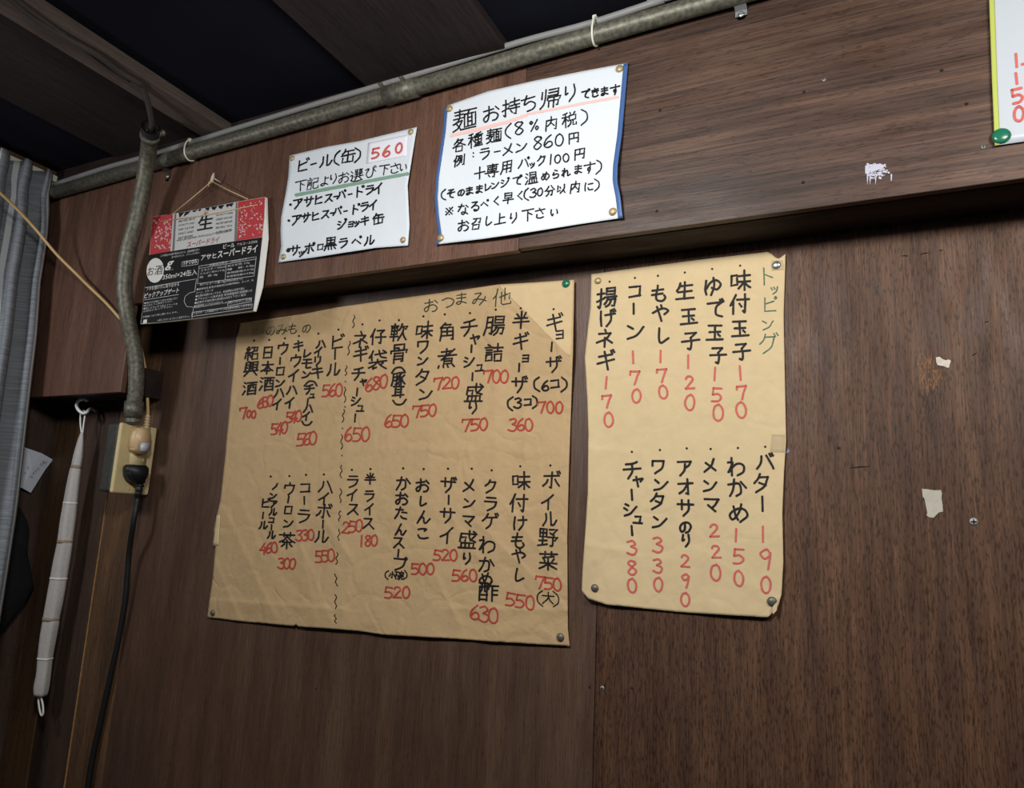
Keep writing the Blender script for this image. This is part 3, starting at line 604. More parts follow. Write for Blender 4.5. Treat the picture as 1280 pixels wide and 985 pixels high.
parse(L, K4, '''. 819 46;ボ 825 120 88;イ 808 225 75;ル 815 310 75;野 808 400 98;菜 808 515 92
. 671 50;味 672 120 90;付 662 230 90;け 668 330 72;も 660 415 78;や 665 490 74;し 665 585 66
. 530 70;ク 525 150 70;ラ 525 235 70;ゲ 520 320 80;わ 510 435 84;か 505 535 78;め 500 605 72;酢 512 665 98
. 432 62;メ 418 145 66;ン 420 230 56;マ 415 320 66;盛 412 410 92;り 408 505 58
. 315 62;ザ 315 142 78;| 318 215 50;サ 312 292 76;イ 310 390 82
. 195 64;お 190 145 70;し 190 222 50;ん 195 300 66;こ 190 380 62
. 94 60;か 95 135 72;お 88 210 66;た 85 280 62;ん 82 362 58;ス 72 425 60;| 70 478 40;プ 75 530 68''', W)
PC = Sheet(YB - 0.003, [(622.5, 357), (717, 350.5)], [(717, 350.5), (713, 446)], [(709, 443), (713, 446)], [(622.5, 357), (709, 443)], lambda x, y: kd(x, y) + 0.0004, 30, 30)  # thin overlay in a paler kraft tone beyond the diagonal fold
PC.build('pale_corner', M['kraft_pale'], ex, 0.0003)['label'] = 'paler corner'
strokes_mesh('black_lettering', KS, L, M['ink'], ex)
L = []
parse(L, K4, '( 768 700 80;大 808 698 60;) 845 705 80', 1.7)
strokes_mesh('size_note_lettering', KS, L, M['ink'], ex); L = []
parse(L, K4, '( 14 585 46;小 40 585 34;碗 75 588 44;) 105 585 46', 1.7)
strokes_mesh('size_note_lettering', KS, L, M['ink'], ex); L = []
for a, b in (((790, 222), (786, 285)), ((768, 355), (760, 425)), ((750, 480), (748, 530)), ((742, 590), (744, 668)), ((738, 705), (732, 770)), ((726, 835), (727, 908))):
    if a[1] == 355: strokes_mesh('dividing_line', KS, L, M['ink'], ex); L = []
    (ax, ay), (bx, by) = a, b; wv = [(ax + (bx - ax) * t / 6 + 5 * math.sin(t * 1.7), ay + (by - ay) * t / 6) for t in range(7)]
    L.append((zo(K1, wv), 1.3))
for x, y in ((745, 560), (742, 690), (730, 800), (727, 940)): L.append((zo(K1, [(x, y), (x + 2, y + 3)]), 1.4))
strokes_mesh('dividing_line', KS, L, M['ink'], ex); L = []
for a, b in (((698, 85), (692, 145)), ((695, 200), (690, 268)), ((688, 310), (686, 360)), ((688, 400), (680, 455)), ((676, 515), (672, 572)), ((668, 620), (672, 680)), ((668, 722), (668, 790)), ((666, 820), (668, 862))):
    (ax, ay), (bx, by) = a, b; wv = [(ax + (bx - ax) * t / 6 + 5 * math.sin(t * 1.7 + ay), ay + (by - ay) * t / 6) for t in range(7)]
    L.append((zo(K3, wv), 1.3))
strokes_mesh('dividing_line', KS, L, M['ink'], ex)
L = []
parse(L, K2, '''#700 775 664 862 668 62;#360 635 752 712 752 66;#700 513 512 592 515 68;#750 405 752 490 750 66;#720 268 548 350 545 64;#750 162 685 238 680 64;#650 22 735 100 732 68''', 2.3, sx=0.9)
parse(L, K1, '''#680 868 580 942 560 75;#650 762 832 848 832 80;#560 645 608 712 605 70;#560 518 858 578 852 75;#540 458 745 504 738 62;#540 382 805 432 798 64;#650 312 672 358 660 62;7 222 722 64;0 250 728 40;0 275 730 42''', 2.2, sx=0.8)
parse(L, K3, '''#180 795 458 858 455 58;#250 718 392 783 382 64;#550 585 535 645 528 66;#330 488 430 546 428 56;#300 400 568 455 570 56;#460 312 495 365 490 58''', 2.1, sx=0.8)
parse(L, K4, '''#750 768 620 852 632 68;#550 622 705 718 722 74;#630 447 770 538 785 80;#560 355 588 438 588 64;#520 262 488 342 488 60;#500 152 555 228 555 60;#520 22 672 108 672 62''', 2.3, sx=0.9)
strokes_mesh('red_price_lettering', KS, L, M['red'], ex, 0.0008)
L = []
parse(L, K2, 'お 232 165 70;つ 315 150 62;ま 380 130 60;み 470 130 70;他 580 122 92', 1.5, sx=1.05)
strokes_mesh('green_heading_lettering', KS, L, M['green_ink'], ex); L = []
parse(L, K1, 'の 362 300 50;み 420 295 58;も 475 290 56;の 545 290 46', 1.3)
strokes_mesh('green_heading_lettering', KS, L, M['green_ink'], ex)
TS = Sheet(YB - 0.003, zo(K1, [(275, 262), (470, 228)]), zo(K1, [(470, 228), (462, 285)]), zo(K1, [(265, 332), (462, 285)]), zo(K1, [(275, 262), (265, 332)]), lambda x, y: kd(x, y) + 0.0011, 8, 4)
TS.build('tape_strip', M['clear_tape'], ex, 0.0002)['label'] = 'yellowed clear tape strip'
TC = Sheet(YB - 0.003, zo(K3, [(82, 332), (100, 330)]), zo(K3, [(100, 330), (92, 480)]), zo(K3, [(62, 482), (92, 480)]), zo(K3, [(82, 332), (62, 482)]), lambda x, y: kd(x, y) + 0.0009, 3, 8)
TC.build('tape_strip', M['kraft2'], ex, 0.0003)

# --- narrow kraft menu
ex = empty('menu_poster', (-0.22, YB - 0.003, H + 0.14), 'narrow pale brown paper menu with widely spaced columns and big red numbers', 'menu')
td = sheet_disp(0.0030, [((730, 680), (790, 690), 0.001, 8), ((975, 450), (990, 470), 0.001, 6), ((735, 500), (742, 700), 0.0018, 12), ((880, 690), (975, 750), 0.0008, 12), ((740, 560), (800, 565), 0.0006, 8)],
    0.0014, (735, 330, 980, 765), [('L', 0.75, 0.35, 0.007), ('B', 0.1, 0.2, 0.004), ('R', 0.75, 0.3, 0.003), ('B', 0.8, 0.3, 0.004)])
TP = Sheet(YB - 0.003, zo(T1, [(78, 135), (330, 100), (620, 62), (985, 20), (1005, 32), (1022, 48), (1040, 56), (1055, 45), (1075, 30)]),
    zo(T1, [(1075, 30), (1065, 350), (1078, 985)]) + zo(T2, [(1024, 200), (1016, 400), (1021, 640), (1012, 800), (992, 868)]),
    zo(T2, [(28, 782), (60, 822), (150, 850), (500, 886), (750, 902), (945, 913), (992, 868)]),
    zo(T1, [(78, 135), (75, 300), (60, 420), (45, 560), (58, 760), (64, 960)]) + zo(T2, [(60, 60), (58, 300), (45, 500), (32, 680), (28, 782)]), td, 100, 150)
TP.build('paper_sheet', M['kraft2'], ex)
L = []
parse(L, T1, '''. 842 90;味 842 165 105;付 838 285 100;玉 840 412 92;子 850 530 95
. 698 107;ゆ 700 195 92;で 715 310 92;玉 712 432 90;子 728 550 90
. 558 125;生 558 218 98;玉 577 350 92;子 588 475 98
. 420 142;も 425 232 88;や 435 330 88;し 445 448 82
. 302 153;コ 302 222 72;| 295 310 62;ン 305 425 90
. 172 172;揚 155 255 105;げ 160 360 88;ネ 148 462 92;ギ 152 575 98''', 3.0)
parse(L, T2, '''. 932 72;バ 928 148 90;タ 915 250 96;| 918 352 82
. 797 78;わ 790 170 92;か 795 275 92;め 800 395 98
. 663 83;メ 660 165 72;ン 660 262 68;マ 668 360 86
. 545 80;ア 535 175 82;オ 540 270 86;サ 538 372 84;の 537 468 62;り 542 533 62
. 413 88;ワ 402 170 70;ン 418 258 70;タ 402 340 84;ン 412 440 72
. 275 97;チ 275 185 92;ャ 305 243 50;| 275 308 58;シ 268 382 72;ュ 305 430 46;| 275 485 52''', 3.0)
strokes_mesh('black_lettering', TP, L, M['ink'], ex)
L = []
parse(L, T1, '''1 842 640 78;7 850 738 75;0 846 830 88;1 712 645 70;5 722 752 80;0 728 845 90;1 575 582 74;2 582 690 75;0 583 792 86
1 433 555 65;7 440 652 74;0 447 738 74;1 293 560 68;7 302 662 76;0 310 758 76;1 154 690 66;7 158 785 72;0 167 880 80''', 2.6, sx=0.92)
parse(L, T2, '''1 920 502 82;9 932 625 105;0 934 752 86;1 788 508 68;5 800 610 84;0 800 720 82;2 680 485 70;2 688 590 70;0 687 692 84
2 537 635 68;9 537 730 72;0 537 823 72;3 402 555 78;3 402 658 72;0 404 750 74;3 275 568 74;8 275 668 76;0 276 755 74''', 2.6, sx=0.92)
strokes_mesh('red_price_lettering', TP, L, M['red2'], ex, 0.0008)
L = []
parse(L, T1, 'ト 978 143 92;ッ 1018 215 44;ピ 990 290 84;ン 985 390 62;グ 985 490 108', 1.6)
strokes_mesh('green_heading_lettering', TP, L, M['green_ink2'], ex)
for pts in ([(1002, 62), (1062, 60), (1066, 112), (1004, 116)],):
    q = zo(T1, pts); s = Sheet(YB - 0.003, [q[0], q[1]], [q[1], q[2]], [q[3], q[2]], [q[0], q[3]], lambda x, y: td(x, y) + 0.0011, 4, 4)
    s.build('tape_strip', M['clear_tape'], ex, 0.0002)
q = zo(T2, [(965, 10), (1028, 12), (1026, 100), (955, 98)]); s = Sheet(YB - 0.003, [q[0], q[1]], [q[1], q[2]], [q[3], q[2]], [q[0], q[3]], lambda x, y: td(x, y) + 0.0011, 4, 4)
s.build('tape_strip', M['clear_tape'], ex, 0.0002)

# --- white beer notice
ex = empty('paper_notice', (-0.78, YF, H + 0.55), 'smaller white notice with a green underline, pinned between hanging carton panel and blue-edged notice', 'notice')
bd = sheet_disp(0.0025, [], 0.0012, (352, 165, 516, 325), [('L', 0.55, 0.28, 0.012), ('R', 0.45, 0.3, 0.007), ('B', 0.55, 0.35, 0.009), ('T', 0.5, 0.3, 0.002)])
BS = Sheet(YF - 0.0005, zo(B1, [(108, 268), (330, 215), (540, 178), (892, 92)]), zo(B1, [(892, 92), (866, 250), (834, 450), (846, 700), (836, 822)]),
    zo(B1, [(38, 926), (260, 895), (450, 865), (640, 836), (836, 822)]), zo(B1, [(108, 268), (100, 400), (84, 500), (56, 650), (52, 730), (56, 830), (38, 926)]), bd, 40, 40)
BS.build('paper_sheet', M['white'], ex)
L = []
parse(L, B1, '''ビ 185 330 80;- 255 320 40;ル 332 300 78;( 400 285 95;缶 468 268 90;) 525 262 95''', 2.15)
strokes_mesh('black_lettering', BS, L, M['ink'], ex); L = []
parse(L, B1, '''. 113 570;ア 160 562 66;サ 225 550 60;ヒ 285 538 62;ス 350 528 55;- 392 520 26;パ 425 510 56;- 480 506 26;ド 535 490 65;ラ 600 478 56;イ 655 470 65
. 103 668;ア 150 662 66;サ 208 648 56;ヒ 265 640 58;ス 330 628 55;- 370 622 25;パ 400 612 54;- 452 610 24;ド 510 598 60;ラ 570 582 54;イ 622 572 58
ジ 430 690 58;ョ 485 690 36;ッ 520 687 36;キ 570 668 56;缶 655 655 70
''', 2.15)
strokes_mesh('black_lettering', BS, L, M['ink'], ex); L = []
parse(L, B1, '''サ 140 850 62;ッ 180 872 36;ポ 228 840 66;ロ 297 830 42;黒 360 808 78;ラ 440 805 58;ベ 520 795 58;ル 600 790 62''', 2.15)
put(L, B1, 'o', 100, 850, 42, 2.2)
strokes_mesh('black_lettering', BS, L, M['ink'], ex)
L = []
parse(L, B1, '下 175 450 72;記 250 438 74;よ 322 425 58;り 378 410 60;お 442 402 72;選 520 390 82;び 605 372 70;下 690 352 68;さ 757 345 66;い 808 340 52', 1.5)
strokes_mesh('thin_black_lettering', BS, L, M['ink'], ex)
strokes_mesh('underline', BS, [(zo(B1, [(150, 510), (400, 462), (650, 414), (834, 380)]), 4.6)], M['hl_green'], ex, 0.0006)['label'] = 'green highlighter underline'
q = zo(B1, [(592, 190), (838, 138), (828, 270), (580, 318)])
PS = Sheet(YF - 0.0005, [q[0], q[1]], [q[1], q[2]], [q[3], q[2]], [q[0], q[3]], lambda x, y: bd(x, y) + 0.0009, 12, 8)
PS.build('price_patch', M['patch'], ex, 0.0004)['label'] = 'white patch with the red price'
L = []; parse(L, B1, '5 637 252 68;6 705 243 70;0 780 222 64', 2.6); strokes_mesh('red_price_lettering', PS, L, M['red2'], ex)

# --- white take-out notice
ex = empty('paper_notice', (-0.44, YF, H + 0.55), 'large white notice with blue taped side edges and a pink underline', 'notice')
nd = sheet_disp(0.0025, [], 0.001, (548, 95, 782, 300), [('L', 0.55, 0.3, 0.009), ('R', 0.6, 0.25, 0.010), ('B', 0.45, 0.35, 0.010)])
NTOP = zo(N1, [(108, 258), (330, 180), (560, 128), (800, 80), (1046, 35)]); NR = zo(N1, [(1046, 35), (1030, 220), (1014, 400), (992, 560), (990, 640), (1006, 720), (1018, 830)])
NB = zo(N1, [(60, 967), (300, 938), (550, 902), (800, 862), (1018, 830)]); NL = zo(N1, [(108, 258), (95, 400), (80, 500), (62, 620), (55, 730), (62, 820), (76, 920), (60, 967)])
NS = Sheet(YF - 0.0005, NTOP, NR, NB, NL, nd, 50, 50)
NS.build('paper_sheet', M['white'], ex)
off = lambda P, dx: [(x + dx, y + dx * (y - VX[1]) / (x - VX[0])) for x, y in P]
for P, dx in ((NL, 3.2), (NR, -5.2)):
    a, b = (P, off(P, dx)) if dx > 0 else (off(P, dx), P)
    a = [(x - 0.3, y) for x, y in a]; b = [(x + 0.3, y) for x, y in b]
    s = Sheet(YF - 0.0005, [a[0], b[0]], b, [a[-1], b[-1]], a, lambda x, y: nd(x, y) + 0.0009, 3, 40); s.build('edge_tape', M['blue_tape'], ex, 0.0003)
L = []
parse(L, N1, '麺 208 325 122;お 345 295 90;持 445 262 92;ち 535 240 88;帰 648 215 104;り 750 190 90;で 828 195 46;き 878 186 46;ま 925 180 44;す 980 172 52', 2.1)
parse(L, N1, '''各 180 455 68;種 262 430 78;麺 358 408 80;( 432 385 80;8 487 370 72;% 565 355 58;内 652 345 72;税 745 325 78;) 820 312 85
例 180 535 60;: 252 505 45;ラ 312 500 58;- 375 490 34;メ 430 480 60;ン 500 465 58;8 583 445 72;6 638 438 72;0 693 430 66;円 768 418 60
+ 285 598 64;専 348 590 74;用 425 568 66;パ 510 550 58;ッ 555 560 28;ク 603 535 52;1 650 530 56;0 685 528 46;0 728 522 46;円 798 500 60
( 100 712 60;そ 138 705 48;の 190 700 36;ま 232 690 42;ま 283 682 42;レ 325 672 38;ン 365 660 40;ジ 415 650 46;で 478 638 50;温 550 625 65;め 622 615 46;ら 675 605 44;れ 730 595 46;ま 790 580 46;す 848 572 60;) 895 568 75
* 130 795 44;な 202 785 58;る 262 770 52;べ 310 758 38;く 370 742 46;早 432 728 58;く 492 715 46;( 525 710 65;3 560 702 48;0 595 697 42;分 645 690 54;以 705 680 48;内 775 672 60;に 845 668 48;) 885 660 65
お 202 870 62;召 268 858 60;し 330 845 50;上 390 835 62;り 458 830 56;下 532 812 66;さ 595 805 58;い 668 800 46'''.replace('べ', 'ベ'), 1.9)
strokes_mesh('black_lettering', NS, L, M['ink'], ex)
strokes_mesh('underline', NS, [(zo(N1, [(140, 408), (280, 375), (420, 340), (520, 305)]), 4.4), (zo(N1, [(530, 298), (780, 250), (820, 240)]), 3.6), (zo(N1, [(800, 245), (993, 210)]), 3.6)], M['hl_red'], ex, 0.0005)['label'] = 'pink highlighter underline'

# --- laminated sign at the right edge
ex = empty('paper_notice', (0.27, YF, H + 0.66), 'white laminated notice with a lime green edge, cut off by the right frame edge', 'notice')
ed = lambda x, y: 0.003 + 0.0006 * noise.noise(Vector((x * 0.02, y * 0.02, 9)))
el = [(1234.5, -60), (1236.5, 0), (1240, 100), (1243.5, 182)]; er = [(1470, -110), (1480, 148)]
ES = Sheet(YF - 0.0005, [el[0], er[0]], er, [el[-1], er[-1]], el, ed, 24, 24); ES.build('paper_sheet', M['gloss_white'], ex)
b = off(el, 6.5); s = Sheet(YF - 0.0005, [el[0], b[0]], b, [el[-1], b[-1]], el, lambda x, y: ed(x, y) + 0.0008, 3, 24); s.build('edge_tape', M['lime_tape'], ex, 0.0003)
L = []; parse(L, E1, '1 347 370 84;- 396 392 30;1 347 482 68;5 352 588 98;0 362 700 96', 3.6); strokes_mesh('red_price_lettering', ES, L, M['red2'], ex)

# ------------------------------------------------------------------ thumbtacks
M['brass'] = mat('brass', srgb(176, 156, 116), 0.45, 0.4); M['steel'] = mat('steel_tack', srgb(104, 102, 92), 0.45, 0.5)
M['silver'] = mat('silver', srgb(200, 200, 196), 0.3, 0.9); M['green_cap'] = mat('green_enamel', srgb(30, 104, 78), 0.25)
TACK = [(0, -0.006), (0.0006, -0.005), (0.0006, 0), (0.0056, 0), (0.0058, 0.0006), (0.0052, 0.0018), (0.0036, 0.0029), (0.0016, 0.0034), (0, 0.0035)]
def tack(sheet, px, m, label, r=1.0, group='thumbtacks holding up the notices'):
    p = sheet.at(px, 0.0006)
    o = lathe('thumbtack', [(a * r, h) for a, h in TACK], Vector((0, 0, 0)), (0, -1, 0), M[m]); o.location = p
    tag(o, label, 'thumbtack', group)
tack(KS, (707.5, 354.5), 'green_cap', 'green thumbtack in the top corner of the large kraft menu', 1.15)
tack(KS, (700.5, 796.5), 'steel', 'dark steel thumbtack in the bottom right corner of the large kraft menu')
tack(KS, (266, 766), 'steel', 'dark steel thumbtack in the bottom left corner of the large kraft menu', 0.95)
tack(TP, (747.5, 351), 'brass', 'brass thumbtack in the top left corner of the narrow kraft menu', 0.9)
tack(TP, (970.5, 331.5), 'silver', 'shiny silver thumbtack under the torn notch of the narrow kraft menu', 1.05)
tack(TP, (743.5, 735), 'steel', 'dark steel thumbtack in the bottom left corner of the narrow kraft menu', 0.95)
tack(TP, (965, 752), 'steel', 'dark steel thumbtack at the folded bottom right corner of the narrow kraft menu', 1.05)
for (x, y), c in (((365.3, 198), 'top left'), ((513.5, 165), 'top right'), ((503.8, 300), 'bottom right'), ((354.3, 321), 'bottom left')):
    tack(BS, (x, y), 'brass', 'brass thumbtack in the %s corner of the green-underlined white notice' % c, 0.9)
for (x, y), c in (((561.8, 136), 'top left'), ((774.5, 86), 'top right'), ((766, 264.5), 'bottom right'), ((551, 297.5), 'bottom left')):
    tack(NS, (x, y), 'brass', 'brass thumbtack in the %s corner of the blue-edged white notice' % c, 1.0)
tack(ES, (1251.5, 170), 'green_cap', 'green thumbtack at the bottom of the lime-edged laminated notice', 1.6)
# folded kraft corner over the tack
cp = [TP.at(q, 0.0046) for q in ((966, 758), (971.5, 752), (971, 763), (966, 768))]
slab_poly('folded_corner', [Vector((p.x, cp[0].y, p.z)) for p in cp], 0.0004, M['kraft2'], [o for o in bpy.data.objects if o.name.startswith('menu_poster')][1])

# ------------------------------------------------------------------ hanging carton panel
V2 = (170, 210, 4.922)
M['card_red'] = mat('carton_red', srgb(180, 58, 62), 0.5); M['card_black'] = mat('carton_black', srgb(24, 24, 26), 0.6, spec=0.2)
M['card_silver'] = mat('carton_silver', srgb(196, 196, 194), 0.45, 0.0); M['card_white'] = mat('carton_white', srgb(214, 212, 206), 0.6)
M['card_edge'] = mat('carton_edge', srgb(205, 198, 180), 0.85); M['card_print'] = mat('carton_print_black', srgb(24, 24, 26), 0.5); M['card_grey'] = mat('carton_grey_print', srgb(196, 196, 194), 0.6)
M['card_red_print'] = mat('carton_print_red', srgb(170, 52, 50), 0.5); M['card_frost'] = mat('carton_frost', srgb(206, 176, 172), 0.5)
M['card_shade'] = mat('carton_can_edge', srgb(112, 112, 112), 0.5)
ex = empty('carton_panel', (-1.06, YF - 0.012, H + 0.5), 'black, red and silver beer carton panel hanging from a string on the upper wall', 'carton panel')
def cy_at(x, y):   # Y of the carton face at a crop pixel: its foot leans a little into the room
    t = (y - 220) / 740; return YF - 0.012 - 0.010 * t
class Card:
    def at(self, px, lift=0.0):
        X = (px[0] - V2[0]) * V2[2]; Yv = (px[1] - V2[1]) * V2[2]
        return onY(px, cy_at(X, Yv) - lift)
CARD = Card()
def cq(pts, lift=0.0): return [CARD.at(q, lift) for q in zo(V2, pts)]
def card_poly(name, pts, m, lift, th=0.0): return pts
def plate(name, polys, m, lift, parent=None, th=0.00025):
    """printed areas: thin plates lying on the carton face"""
    bm = bmesh.new()
    for pts in polys:
        P = cq(pts, lift); n = len(P); vs = [bm.verts.new(p) for p in P]; f = bm.faces.new(vs); f.normal_update()
        if f.normal.y > 0: f.normal_flip()
    return bm_obj(name, bm, m, parent or ex, recalc=False)
OUT = [(100, 300), (210, 285), (420, 247), (620, 208), (795, 178), (790, 300), (777, 425), (762, 560), (742, 720), (722, 880), (560, 902), (340, 930), (130, 952), (28, 960), (55, 740), (82, 535), (92, 410)]
bm = bmesh.new(); A = cq(OUT, 0); B = [p + Vector((0, 0.005, 0)) for p in A]; n = len(A)
va = [bm.verts.new(p) for p in A]; vb = [bm.verts.new(p) for p in B]; bm.faces.new(va); bm.faces.new(vb[::-1])
for i in range(n): bm.faces.new((va[i], va[(i + 1) % n], vb[(i + 1) % n], vb[i]))
bm_obj('board', bm, M['card_edge'], ex)
fl = [(795, 180), (777, 425), (742, 720), (722, 880)]
bm = bmesh.new(); a = cq(fl, 0); b_ = [p + Vector((0.011, 0.004, -0.003)) for p in a]
b_[0] = a[0] + Vector((0.001, 0.004, 0)); b_[3] = a[3] + Vector((0.002, 0.004, 0))
va = [bm.verts.new(p) for p in a]; vb = [bm.verts.new(p) for p in b_]; vc = [bm.verts.new(p + Vector((0, 0.001, 0))) for p in b_]; ve = [bm.verts.new(p + Vector((0, 0.001, 0))) for p in a]
for i in range(3):
    bm.faces.new((va[i], vb[i], vb[i + 1], va[i + 1])); bm.faces.new((vb[i], vc[i], vc[i + 1], vb[i + 1])); bm.faces.new((vc[i], ve[i], ve[i + 1], vc[i + 1]))
bm_obj('side_flap', bm, M['card_white'], ex)['label'] = 'white side flap'
lf = 0.0004
plate('black_print_area', [[(82, 535), (300, 498), (560, 458), (777, 425), (762, 560), (742, 720), (721, 878), (560, 900), (340, 928), (130, 950), (30, 957), (55, 740)]], M['card_black'], lf)
plate('red_print_area', [[(101, 302), (228, 282), (220, 400), (212, 513), (84, 534), (93, 410)]], M['card_red'], lf)
plate('red_print_area', [[(628, 208), (793, 180), (788, 300), (776, 423), (620, 448), (626, 330)]], M['card_red'], lf)
plate('silver_print_area', [[(228, 282), (420, 247), (628, 208), (626, 330), (620, 448), (400, 483), (212, 513), (220, 400)]], M['card_silver'], lf)
plate('can_edge_print', [[(236, 284), (248, 282), (236, 512), (222, 512)]], M['card_shade'], lf * 1.5)
plate('can_edge_print', [[(614, 212), (626, 210), (620, 448), (604, 450)]], M['card_shade'], lf * 1.5)
fr = []
for k in range(230):
    if random.random() < 0.5: x = random.uniform(95, 212); y = random.uniform(310, 500)
    else: x = random.uniform(640, 775); y = random.uniform(205, 420)
    if random.random() < 0.35: x = random.choice((random.uniform(180, 220), random.uniform(632, 680)))
    if y < 300 - (x - 100) * 0.17 + 14 or y > 532 - (x - 82) * 0.158 - 14: continue
    r = random.uniform(1.5, 6.5); m = random.randint(5, 7)
    fr.append([(x + r * random.uniform(0.4, 1.5) * math.cos(6.283 * i / m), y + r * random.uniform(0.4, 1.6) * math.sin(6.283 * i / m)) for i in range(m)])
for sd in (lambda p: p[0][0] < 400, lambda p: p[0][0] > 400): plate('frost_print', [p for p in fr if sd(p)], M['card_frost'], lf * 1.6)
def card_text(bag, s, x0, y0, x1, y1, h, shear=0.0, bold=0.0):
    """printed line from baseline start to baseline end (crop pixels), h high; uses Blender's built-in font"""
    cu = bpy.data.curves.new('t', 'FONT'); cu.body = s; cu.size = 1; cu.offset = bold; cu.resolution_u = 2; cu.shear = shear
    to = bpy.data.objects.new('t', cu); COL.objects.link(to)
    dg = bpy.context.evaluated_depsgraph_get(); me = to.evaluated_get(dg).to_mesh()
    vs = [v.co.copy() for v in me.vertices]; fs = [tuple(p.vertices) for p in me.polygons]
    to.evaluated_get(dg).to_mesh_clear(); bpy.data.objects.remove(to); bpy.data.curves.remove(cu)
    if not vs: return
    xa = min(v.x for v in vs); xb = max(v.x for v in vs); ya = min(v.y for v in vs); yb = max(v.y for v in vs)
    ux, uy = -0.10, 1.0
    for v in vs:
        t = (v.x - xa) / (xb - xa); q = (v.y - ya) / (yb - ya) * h
        bag[0].append((x0 + (x1 - x0) * t + 0.12 * q, y0 + (y1 - y0) * t - q))
    o = bag[2][0]; bag[1].extend([tuple(i + o for i in f) for f in fs]); bag[2][0] += len(vs)
def newbag(): return ([], [], [0])
def bag_mesh(name, bag, m, lift):
    bm = bmesh.new(); vs = [bm.verts.new(CARD.at(q, lift)) for q in zo(V2, bag[0])]
    for f in bag[1]:
        try:
            fc = bm.faces.new([vs[i] for i in f]); fc.normal_update()
            if fc.normal.y > 0: fc.normal_flip()
        except ValueError: pass
    return bm_obj(name, bm, m, ex, recalc=False)
bg = newbag()
card_text(bg, '生', 374, 388, 470, 372, 86, bold=0.02)
for i, (a, bq) in enumerate((('BREWED FROM', 'QUALITY INGR'), ('QUALITY AND', 'UNDER THE CARE'), ('PURE CULTURE', 'MASTER BREWER'), ('YEAST AND', 'BREWING TECH'), ('RIGHT BREWING', 'A DRY CRISPER'))):
    y = 335 + i * 26; card_text(bg, a, 262 - i, y, 362 - i * 3, y - 17, 13, 0.2); card_text(bg, bq, 492 - i, y - 37, 594 - i, y - 53, 13, 0.2)
card_text(bg, 'AND LIFE BREWED FROM QUALITY INGREDIENTS', 248, 455, 584, 394, 14, 0.2)
bag_mesh('black_print', bg, M['card_print'], lf * 2)
plate('cut_logo_print', [[(262, 276), (300, 270), (268, 306)], [(302, 270), (338, 264), (322, 280), (292, 300)], [(346, 262), (380, 256), (360, 272), (348, 270)], [(385, 254), (402, 251), (396, 264), (384, 266)],
    [(425, 247), (455, 241), (446, 262), (432, 258)], [(462, 240), (502, 233), (484, 258), (470, 256)], [(505, 232), (545, 225), (526, 252), (512, 248)], [(552, 224), (602, 214), (588, 238), (572, 232), (560, 244)]], M['card_print'], lf * 2)
bg = newbag(); card_text(bg, 'スーパードライ', 312, 490, 510, 456, 36, 0.1, 0.015); bag_mesh('red_print', bg, M['card_red_print'], lf * 2)
bg = newbag()
card_text(bg, 'アサヒ', 398, 570, 492, 555, 34, 0, 0.012); card_text(bg, 'スーパードライ', 500, 556, 744, 518, 48, 0, 0.02)
card_text(bg, 'ビール', 535, 497, 605, 486, 28, 0, 0.01); card_text(bg, 'アルコール分5%', 620, 480, 746, 460, 17)
card_text(bg, '350ml×24缶入', 162, 690, 374, 656, 38, 0, 0.005); card_text(bg, '1F105', 293, 597, 374, 584, 24, 0, 0.01)
card_text(bg, 'g', 176, 632, 228, 626, 56, 0.35, 0.02); card_text(bg, 'マーク', 203, 632, 228, 628, 9)
card_text(bg, 'フタを開けずに取り出せる', 62, 757, 264, 725, 23); card_text(bg, 'ピックアップゲート', 50, 804, 262, 768, 34, 0.15, 0.015)
bag_mesh('white_print', bg, M['card_white'], lf * 2)
bg = newbag()
card_text(bg, 'この商品のお届け製品における、容器重量を除く', 150, 548, 390, 508, 14); card_text(bg, '底の部分をもち、グリップに持つ。', 218, 556, 392, 526, 13)
card_text(bg, '栄養成分表示　100ml当たり', 450, 604, 680, 566, 15)
for i, t in enumerate(('エネルギー:42kcal', 'たんぱく質:0.2-0.4g', '脂　質: 0g')): card_text(bg, t, 398 - 4 * i, 638 + 22 * i, 548 - 4 * i - (40 if i == 2 else 0), 612 + 22 * i + (6 if i == 2 else 0), 15)
for i, t in enumerate(('炭水化物: 3.0g', '糖　質: 3.0g', '食物繊維:0-0.2g', '食塩相当量:0-0.02g')): card_text(bg, t, 562 - 2 * i, 612 + 22 * i, 728 - 2 * i - (30 if i == 0 else 0), 584 + 22 * i + (5 if i == 0 else 0), 15)
card_text(bg, '純アルコール量:14g(350ml当たり)', 392, 728, 655, 690, 17)
rows = ['●原材料名:麦芽(外国製造又は国内製造)、ホップ、米', 'コーン、スターチ', '●お酒は20歳になってから。飲酒運転は法律で禁止', '●アサヒビール株式会社 東京都墨田区吾妻橋1-23', '●妊娠中や授乳期の飲酒はお控え下さい 胎児', '●お客様相談室 フリーダイヤル 0120-011-121']
for i, t in enumerate(rows):
    y = 756 + 20.5 * i; f = (1, 0.3, 0.86, 1, 0.9, 0.5)[i]; card_text(bg, t, 372 - 3 * i, y, 372 - 3 * i + 350 * f, y - 58 * f, 15)
card_text(bg, 'https://www.asahibeer.co.jp', 360, 866, 560, 832, 12); card_text(bg, '開け方のご注意', 570, 836, 708, 814, 15)
card_text(bg, '八王子市　この製品のカートンは古紙を利用しております', 352, 902, 712, 850, 18)
for i in range(6):
    t = ('●箱の口を開けて指を手前に引く', '取り出してご使用ください。', '●落とさずに手で支えてケースを', 'お持ちになって下さい。', '', 'お取扱いは丁寧に願いたします。')[i]
    if t: card_text(bg, t, 50 - 2 * i, 838 + 17 * i, 255 - (30 if i in (1, 3) else 0), 806 + 17 * i, 12)
